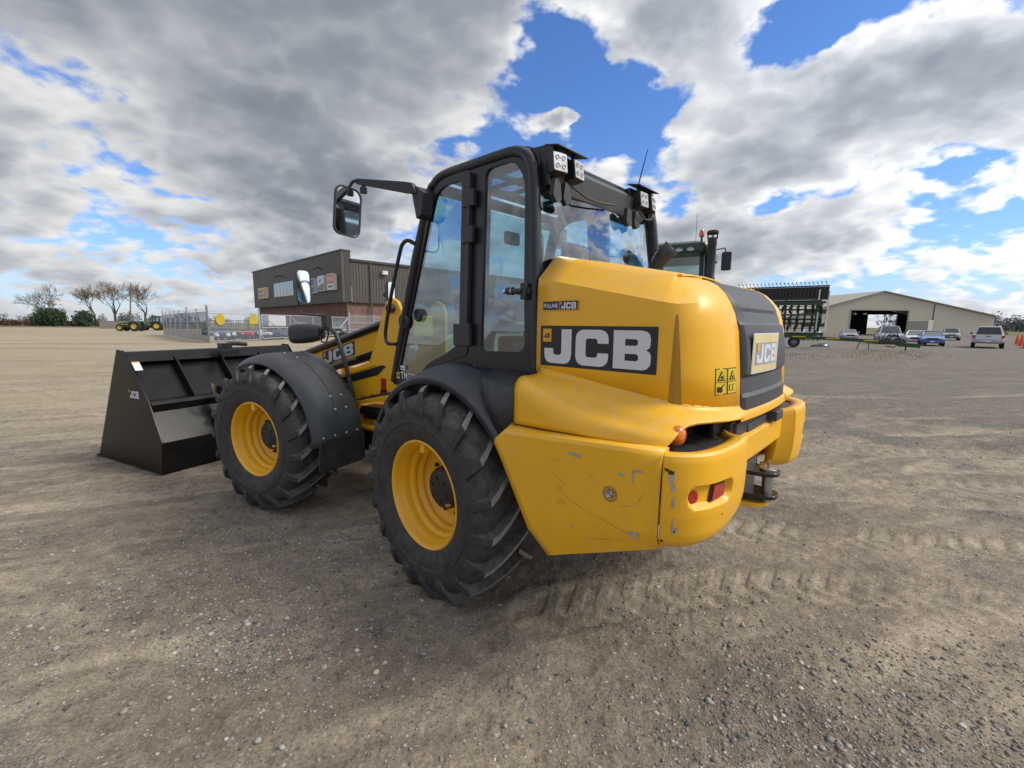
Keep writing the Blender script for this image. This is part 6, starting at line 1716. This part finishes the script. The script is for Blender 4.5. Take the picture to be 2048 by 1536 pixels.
# ------------------------------------------------------------------ fence, gate, compound
def fence(label, pts, h, mat, tall):
    root = empty('chain_link_fence', (*pts[0], 0), 0, label, 'fence', 'chain link fence round the compound')
    o = Vector((*pts[0], 0))
    for i, p in enumerate(pts):
        q = Vector((*p, 0)) - o
        k = MB(); k.tube([(q.x, q.y, 0), (q.x, q.y, h + (.35 if i not in tall else .55))], .055 if i not in tall else .075, 8); k.build('post', 'galvanised', root)
        if i + 1 < len(pts):
            b = Vector((*pts[i + 1], 0)) - o; L = (b - q).length
            uvplane('wire_mesh', mat, [(q.x, q.y, .05), (b.x, b.y, .05), (b.x, b.y, h), (q.x, q.y, h)], [(0, 0), (L, 0), (L, h), (0, h)], root)
            for z in (h, h * .36, h * .68, .12): 
                k = MB(); k.tube([(q.x, q.y, z), (b.x, b.y, z)], .028, 5); k.build('rail', 'galvanised', root)
            k = MB()
            for dz in (.14, .26): k.tube([(q.x, q.y, h + dz), (b.x, b.y, h + dz)], .012, 4)
            w = k.build('barbed_wire', 'galvanised', root); tag(w, kind='stuff')
    return root
lf = [(-25.0, 36.0), (-28.3, 39.4), (-30.8, 41.6), (-34.1, 45.0), (-36.6, 47.6), (-39.2, 50.3), (-42.0, 53.3), (-44.8, 56.3)]
fence('bluish screened chain link fence running from the corner post toward the small green tractors', lf, 2.55, 'screened_link', (0, 2, 7))
fence('open chain link fence panel with two yellow signs in front of the parked quad bikes', [(-25.0, 36.0), (-24.1, 41.8)], 2.45, 'chain_link', (0, 1))
fence('open chain link fence beyond the gate in front of the brick wall', [(-21.1, 56.8), (-19.2, 61.0), (-17.0, 66.0), (-14.8, 71.0)], 2.6, 'chain_link', (0,))
gt = empty('sliding_gate', (-24.1, 41.8, 0), 0, 'long silver pipe gate with diagonal braces between two tall posts', 'gate')
a, b = Vector((.05, .25, 0)), Vector((2.95, 14.8, 0))
def gp_(t, z): p = a.lerp(b, t); return (p.x, p.y, z)
for nm, segs in (('rail', ((0, .18, 1, .18), (0, 2.45, 1, 2.45), (0, 1.2, 1, 1.2))), ('upright', ((.002, .18, .002, 2.45), (.27, .18, .27, 2.45), (.52, .18, .52, 2.45), (.77, .18, .77, 2.45), (.998, .18, .998, 2.45))), ('brace', ((.02, 2.2, .26, .25), (.28, 2.3, .51, .25), (.53, .25, .76, 2.3), (.78, .25, .99, 2.3)))):
    for t0, z0, t1, z1 in segs:
        k = MB(); k.tube([gp_(t0, z0), gp_(t1, z1)], .045, 6); k.build(nm, 'galvanised', gt)
L = (b - a).length; uvplane('wire_mesh', 'chain_link', [gp_(0, .18), gp_(1, .18), gp_(1, 2.45), gp_(0, 2.45)], [(0, 0), (L, 0), (L, 2.3), (0, 2.3)], gt)
for p, w in (((-24.62, 37.1), 0), ((-24.1, 41.0), 1)):
    s = empty('warning_sign', (*p, 1.95), math.atan2(5.8, .9), ('yellow octagonal warning sign hung on the fence corner panel' if w == 0 else 'yellow rectangular warning sign hung beside the gate post'), 'sign')
    k = MB(); o = rpoly([(-.45, -.2), (-.2, -.45), (.2, -.45), (.45, -.2), (.45, .2), (.2, .45), (-.2, .45), (-.45, .2)], .0) if w == 0 else rpoly([(-.52, -.40), (.52, -.40), (.52, .40), (-.52, .40)], .05)
    k.prism(o, 'y', .06, .09); k.build('plate', 'sign_yellow', s)
    k = MB(); (k.box(-.42, -.2, .09, .095, .05, .22), k.box(.2, .42, .09, .095, .05, .22), k.box(-.25, .25, .09, .095, -.22, -.14)) if w == 0 else (k.box(-.50, .50, .09, .095, .20, .37), k.box(-.45, .45, .09, .095, -.34, -.28), k.box(.22, .32, .09, .095, -.05, .08))
    tag(k.build('print', 'car_trim', s), kind='stuff')
def quad(loc, rz, col, label, cage=False, white=False):
    cat = 'utility vehicle' if cage else 'quad bike'
    q = empty('utility_vehicle' if cage else 'quad_bike', (*loc, 0), rz, label, cat, 'small vehicles inside the fenced compound')
    L = .95 if cage else .65; W = .62 if cage else .45; r = .33
    for x in (L, -L):
        for s in (1, -1): fwheel(q, x, s * W, r, .26, 'quad_red' if col == 'quad_red' else 'car_trim')
    k = MB(); k.prism(rpoly([(-L - .3, .55), (-L - .3, .78), (-.3, .72), (.2, .76), (.45, .98), (L + .1, .92), (L + .42, .66), (L + .3, .42), (-L, .38)], .06, 3), 'y', -W * .75, W * .75); k.build('body', col, q, bevel=.05)
    for x in (L, -L):
        for s in (1, -1):
            k = MB(); k.loft([[(x + .43 * math.cos(R_(a)), s * (W - .2), r + .38 * math.sin(R_(a)) + .08), (x + .43 * math.cos(R_(a)), s * (W + .14), r + .36 * math.sin(R_(a)) + .06)] for a in range(15, 170, 22)], False); k.build('fender', col if not white else 'sign_white', q, solid=.02)
    k = MB(); k.prism(rpoly([(-.75, .74), (.15, .72), (.12, .86), (-.3, .92), (-.72, .90)], .05, 3), 'y', -.2, .2); k.build('seat', 'car_trim', q, bevel=.03)
    if cage:
        for s in (1, -1):
            k = MB(); k.tube([(.75, s * W * .85, .9), (.35, s * W * .8, 1.85), (-.65, s * W * .8, 1.88), (-.85, s * W * .85, .75)], .028, 6); k.build('roll_bar', 'car_trim', q)
        k = MB(); k.box(-.7, .4, -W * .8, W * .8, 1.86, 1.92); k.build('roof', 'car_trim', q, bevel=.03)
    else:
        k = MB(); k.tube([(.42, 0, .9), (.33, 0, 1.12)], .03, 6); k.tube([(.28, -.38, 1.12), (.34, -.1, 1.14), (.34, .1, 1.14), (.28, .38, 1.12)], .018, 6); k.build('handlebar', 'car_trim', q)
        for x0_, x1_ in ((.55, 1.0), (-1.0, -.6)):
            k = MB(); [k.tube([(x0_ + (x1_ - x0_) * t / 3, -.32, .98), (x0_ + (x1_ - x0_) * t / 3, .32, .98)], .012, 5) for t in range(4)]; [k.tube([(x0_, y, .98), (x1_, y, .98)], .012, 5) for y in (-.32, .32)]; tag(k.build('rack', 'car_trim', q), kind='stuff')
    return q
quad((-26.3, 39.6), 2.2, 'quad_blue', 'blue and black quad bike with pale fenders at the fence corner', False, True)
quad((-27.6, 42.3), 2.3, 'car_black', 'black quad bike with white fenders behind the blue quad bike', False, True)
quad((-26.9, 44.6), 2.0, 'quad_red', 'bright red quad bike standing in the middle of the compound')
quad((-28.1, 47.6), 2.1, 'quad_green', 'dark green side-by-side with a roof in the middle of the compound', True)
quad((-25.4, 44.8), 2.2, 'sign_white', 'white quad bike next to the red quad bike')
quad((-26.9, 49.9), 2.2, 'quad_blue', 'blue side-by-side with a black roll cage behind the white quad bike', True)
quad((-25.6, 47.4), 2.0, 'car_black', 'black quad bike with yellow seat side parked near the gate post')
quad((-29.5, 51.5), 2.2, 'quad_green', 'green side-by-side with a roll cage at the rear of the compound', True)
quad((-28.2, 54.2), 2.2, 'car_black', 'black side-by-side with a roll cage nearest the dark building', True)
for i in range(7):
    t_ = i / 6; quad((-28.9 - 13.5 * t_ + 1.6, 43.2 + 13.2 * t_ + 2.6), 2.3, 'car_black', 'black side-by-side with a roll cage in the row along the screened fence', True)
for i in range(4):
    quad((-24.9 - .8 * i, 46.2 + 1.9 * i), 2.1, ('quad_blue', 'car_black', 'quad_red', 'car_black')[i], ('blue quad bike in the second row near the gate', 'black quad bike in the second row beside the blue one', 'red quad bike in the second row before the building', 'black quad bike at the end of the second row')[i])
car('pickup_truck', 'black pickup truck parked behind the silver pipe gate', 'pickup truck', (-24.9, 51.5), 160, 'pickup', 'car_black', 'trucks behind the gate')
car('pickup_truck', 'dark grey pickup truck parked nearest the brick wall', 'pickup truck', (-22.4, 56.5), 160, 'pickup', 'car_grey', 'trucks behind the gate')
wt = empty('enclosed_trailer', (-26.8, 49.0, 0), 2.4, 'white enclosed trailer standing behind the gate post', 'trailer')
k = MB(); k.box(-1.5, 1.5, -.9, .9, 1.35, 2.5); k.build('box', 'sign_white', wt, bevel=.04); k = MB(); k.box(-1.5, 1.5, -.85, .85, .5, 1.34); k.build('lower_body', 'car_black', wt, bevel=.03)
for yy in (.9, -.9): fwheel(wt, 0, yy, .36, .2)
for i, (x, y, rz) in enumerate(((-91.5, 103.0, .735),)):
    c_ = empty('storage_container', (x, y, 0), rz, 'low grey storage container behind the small green tractors', 'container')
    k = MB(); k.box(-4.0, 4.0, -1.1, 1.1, 0, 1.65); k.build('box', 'container_grey', c_, bevel=.05)
    k = MB(); k.box(-4.05, 4.05, -1.15, 1.15, 1.65, 1.76); k.build('lid', 'sign_grey', c_)

# ------------------------------------------------------------------ pole, trees, shrubs
up = empty('utility_pole', (-123.0, 141.0, 0), 0, 'tall bare wooden utility pole standing by the leafless trees', 'utility pole')
k = MB(); k.tube([(0, 0, 0), (1.75, 0, 13.9)], [.22, .14], 10); k.build('pole', 'pole_wood', up); k = MB(); k.bar((1.3, 0, 13.4), (2.1, 0, 13.3), .12); k.build('crossarm', 'pole_wood', up)
def bare_tree(label, loc, h, spread, seed, leaf=0.0, lean=0.0):
    rn = random.Random(seed); root = empty('bare_tree', (*loc, 0), 0, label, 'tree', 'leafless trees at the edge of the yard')
    tk = MB(); tw = MB(); tips = []
    def grow(p, d, l, r, lvl):
        n = 3; pts = [p]; rad = [r]
        for i in range(n):
            d = (d + Vector((rn.uniform(-.16, .16), rn.uniform(-.16, .16), rn.uniform(-.05, .14)))).normalized(); p = p + d * (l / n); pts.append(p); rad.append(r * (1 - .45 * (i + 1) / n))
        (tk if lvl < 3 else tw).tube(pts, rad, 6 if lvl < 2 else 3, 0, False)
        if lvl >= 5: tips.append(p); return
        nb = 3 if lvl < 2 else (4 if rn.random() < .6 else 3)
        if lvl == 0: nb = 4
        for k in range(nb):
            a = rn.uniform(0, 6.283); tilt = rn.uniform(.35, .85) * spread
            ax_ = d.orthogonal().normalized(); ax_ = Matrix.Rotation(a, 3, d) @ ax_
            nd = (d * math.cos(tilt) + ax_ * math.sin(tilt)); nd.z += .10; nd.normalize()
            grow(pts[rn.choice((2, 3, 3))], nd, l * rn.uniform(.62, .84), max(rad[-1] * .72, .034), lvl + 1)
    grow(Vector((0, 0, 0)), Vector((lean, 0, 1)).normalized(), h * .38, h * .034, 0)
    tk.build('trunk', 'bark', root, smooth=50, recalc=False); c = tw.build('crown', 'twig', root, smooth=0, recalc=False)
    if leaf:
        lf_ = MB()
        for p in tips:
            for q in range(3):
                if rn.random() < leaf:
                    o = p + Vector((rn.gauss(0, .3), rn.gauss(0, .3), rn.gauss(0, .3))); s = rn.uniform(.07, .14); u = Vector((rn.gauss(0, 1), rn.gauss(0, 1), rn.gauss(0, 1))).normalized(); v = u.orthogonal().normalized()
                    lf_.add([o - u * s, o + v * s * .7, o + u * s, o - v * s * .7], [(0, 1, 2, 3)])
        l_ = lf_.build('foliage', 'dry_leaf', root, smooth=0, recalc=False); tag(l_, kind='stuff')
    return root
bare_tree('wide leafless tree leaning left behind the round evergreen shrubs', (-144.5, 138), 11.4, 1.15, 3, .25, -.25)
bare_tree('small leafless tree between the round evergreen shrubs', (-135.0, 142), 10.2, .95, 8, .35)
bare_tree('broad leafless tree with a few brown leaves beside the utility pole', (-126.5, 140), 13.2, 1.1, 14, .75)
bare_tree('leafless tree overlapping the broad brown-leaved tree', (-122.5, 146), 12.0, 1.05, 23, .7)
bare_tree('thin leafless tree at the far left end of the hedge', (-158.0, 150), 7.5, .8, 31, .0)
def leaf_cloud(mb, rn, c, rx, ry, rz, n, s0, s1):
    for i in range(n):
        while True:
            p = Vector((rn.uniform(-1, 1), rn.uniform(-1, 1), rn.uniform(-1, 1)))
            if .3 < p.length < 1: break
        w = 1 + .16 * math.sin(p.x * 7 + p.z * 5) + .12 * math.sin(p.y * 9)
        o = Vector((c[0] + p.x * rx * w, c[1] + p.y * ry * w, c[2] + p.z * rz * w)); s = rn.uniform(s0, s1)
        u = Vector((rn.gauss(0, 1), rn.gauss(0, 1), rn.gauss(0, 1))).normalized(); v = u.orthogonal().normalized()
        mb.add([o - u * s, o + v * s * .6, o + u * s, o - v * s * .6], [(0, 1, 2, 3)])
for x, y, r, h, lb, sd_ in ((-144.2, 135.0, 2.6, 5.2, 'round dark evergreen shrub at the left of the pair under the leaning tree', 4), (-139.4, 134.2, 2.5, 5.6, 'pointed dark evergreen shrub at the right of the pair under the leaning tree', 5), (-130.6, 134.0, 2.3, 4.9, 'egg-shaped dark evergreen shrub standing alone beside the grey container', 6)):
    rn = random.Random(sd_); s = empty('evergreen_shrub', (x, y, 0), 0, lb, 'shrub', 'evergreen shrubs by the hedge')
    k = MB(); leaf_cloud(k, rn, (0, 0, h * .47), r, r, h * .52, 2600, .12, .32); k.build('foliage', 'evergreen', s, smooth=0, recalc=False)
    k = MB(); k.tube([(0, 0, 0), (0, 0, h * .5)], .15, 7); k.build('trunk', 'bark', s)
rn = random.Random(2); k = MB()
for i in range(46): leaf_cloud(k, rn, (-176 + i * 1.0 + rn.uniform(-.4, .4), 139 + rn.uniform(-1, 1), .8 + rn.uniform(-.2, .3)), 1.3, 1.2, 1.2 + rn.uniform(-.3, .5), 120, .12, .3)
o = k.build('hedge', 'hedge_leaf', None, smooth=0, recalc=False); tag(o, 'low reddish brown hedge along the edge of the yard', 'hedge', kind='stuff')
def wood(name, label, x0, x1, y, h, n, seed):
    rn = random.Random(seed); k = MB()
    for i in range(n):
        x = rn.uniform(x0, x1); yy = y + rn.uniform(-14, 14); hh = h * (.6 + .4 * math.sin(x * .06) ** 2) * rn.uniform(.7, 1.15)
        leaf_cloud(k, rn, (x, yy, hh * .55), hh * .34, hh * .34, hh * .50, 110, hh * .03, hh * .09)
        k.tube([(x, yy, 0), (x, yy, hh * .8)], .2, 3, 0, False)
    o = k.build(name, 'far_wood', None, smooth=0, recalc=False); tag(o, label, 'woodland', kind='stuff')
wood('far_woodland', 'distant grey leafless wood beyond the shed', 235, 460, 270, 11, 260, 5)
wood('far_woodland', 'distant grey tree line on the left horizon', -560, -190, 330, 8, 110, 6)
wood('far_woodland', 'distant tree line seen between the loader and the shed', -150, 245, 380, 7, 110, 7)

# dry grass on the verge to the right
g_ = np.random.default_rng(12); k = MB()
for i in range(9000):
    x = g_.uniform(9.5, 30); y = g_.uniform(15.5, 36)
    if not (18.5 + (x - 12) * .62 + g_.normal(0, 1.2) < y < 33 + g_.normal(0, 2)): continue
    if fbm(np.array([x * .35]), np.array([y * .35]), 3, 55)[0] < .44 + g_.normal(0, .06): continue
    h = g_.uniform(.05, .16); a = g_.uniform(0, 6.28); l = g_.uniform(.02, .09); w = .012
    dx, dy = math.cos(a), math.sin(a)
    k.add([(x - dy * w, y + dx * w, -.01), (x + dy * w, y - dx * w, -.01), (x + dx * l, y + dy * l, h)], [(0, 1, 2)])
o = k.build('dry_grass', 'grass_blade', None, smooth=0, recalc=False); tag(o, 'sparse dry grass growing along the gravel before the disc harrow', 'grass', kind='stuff')
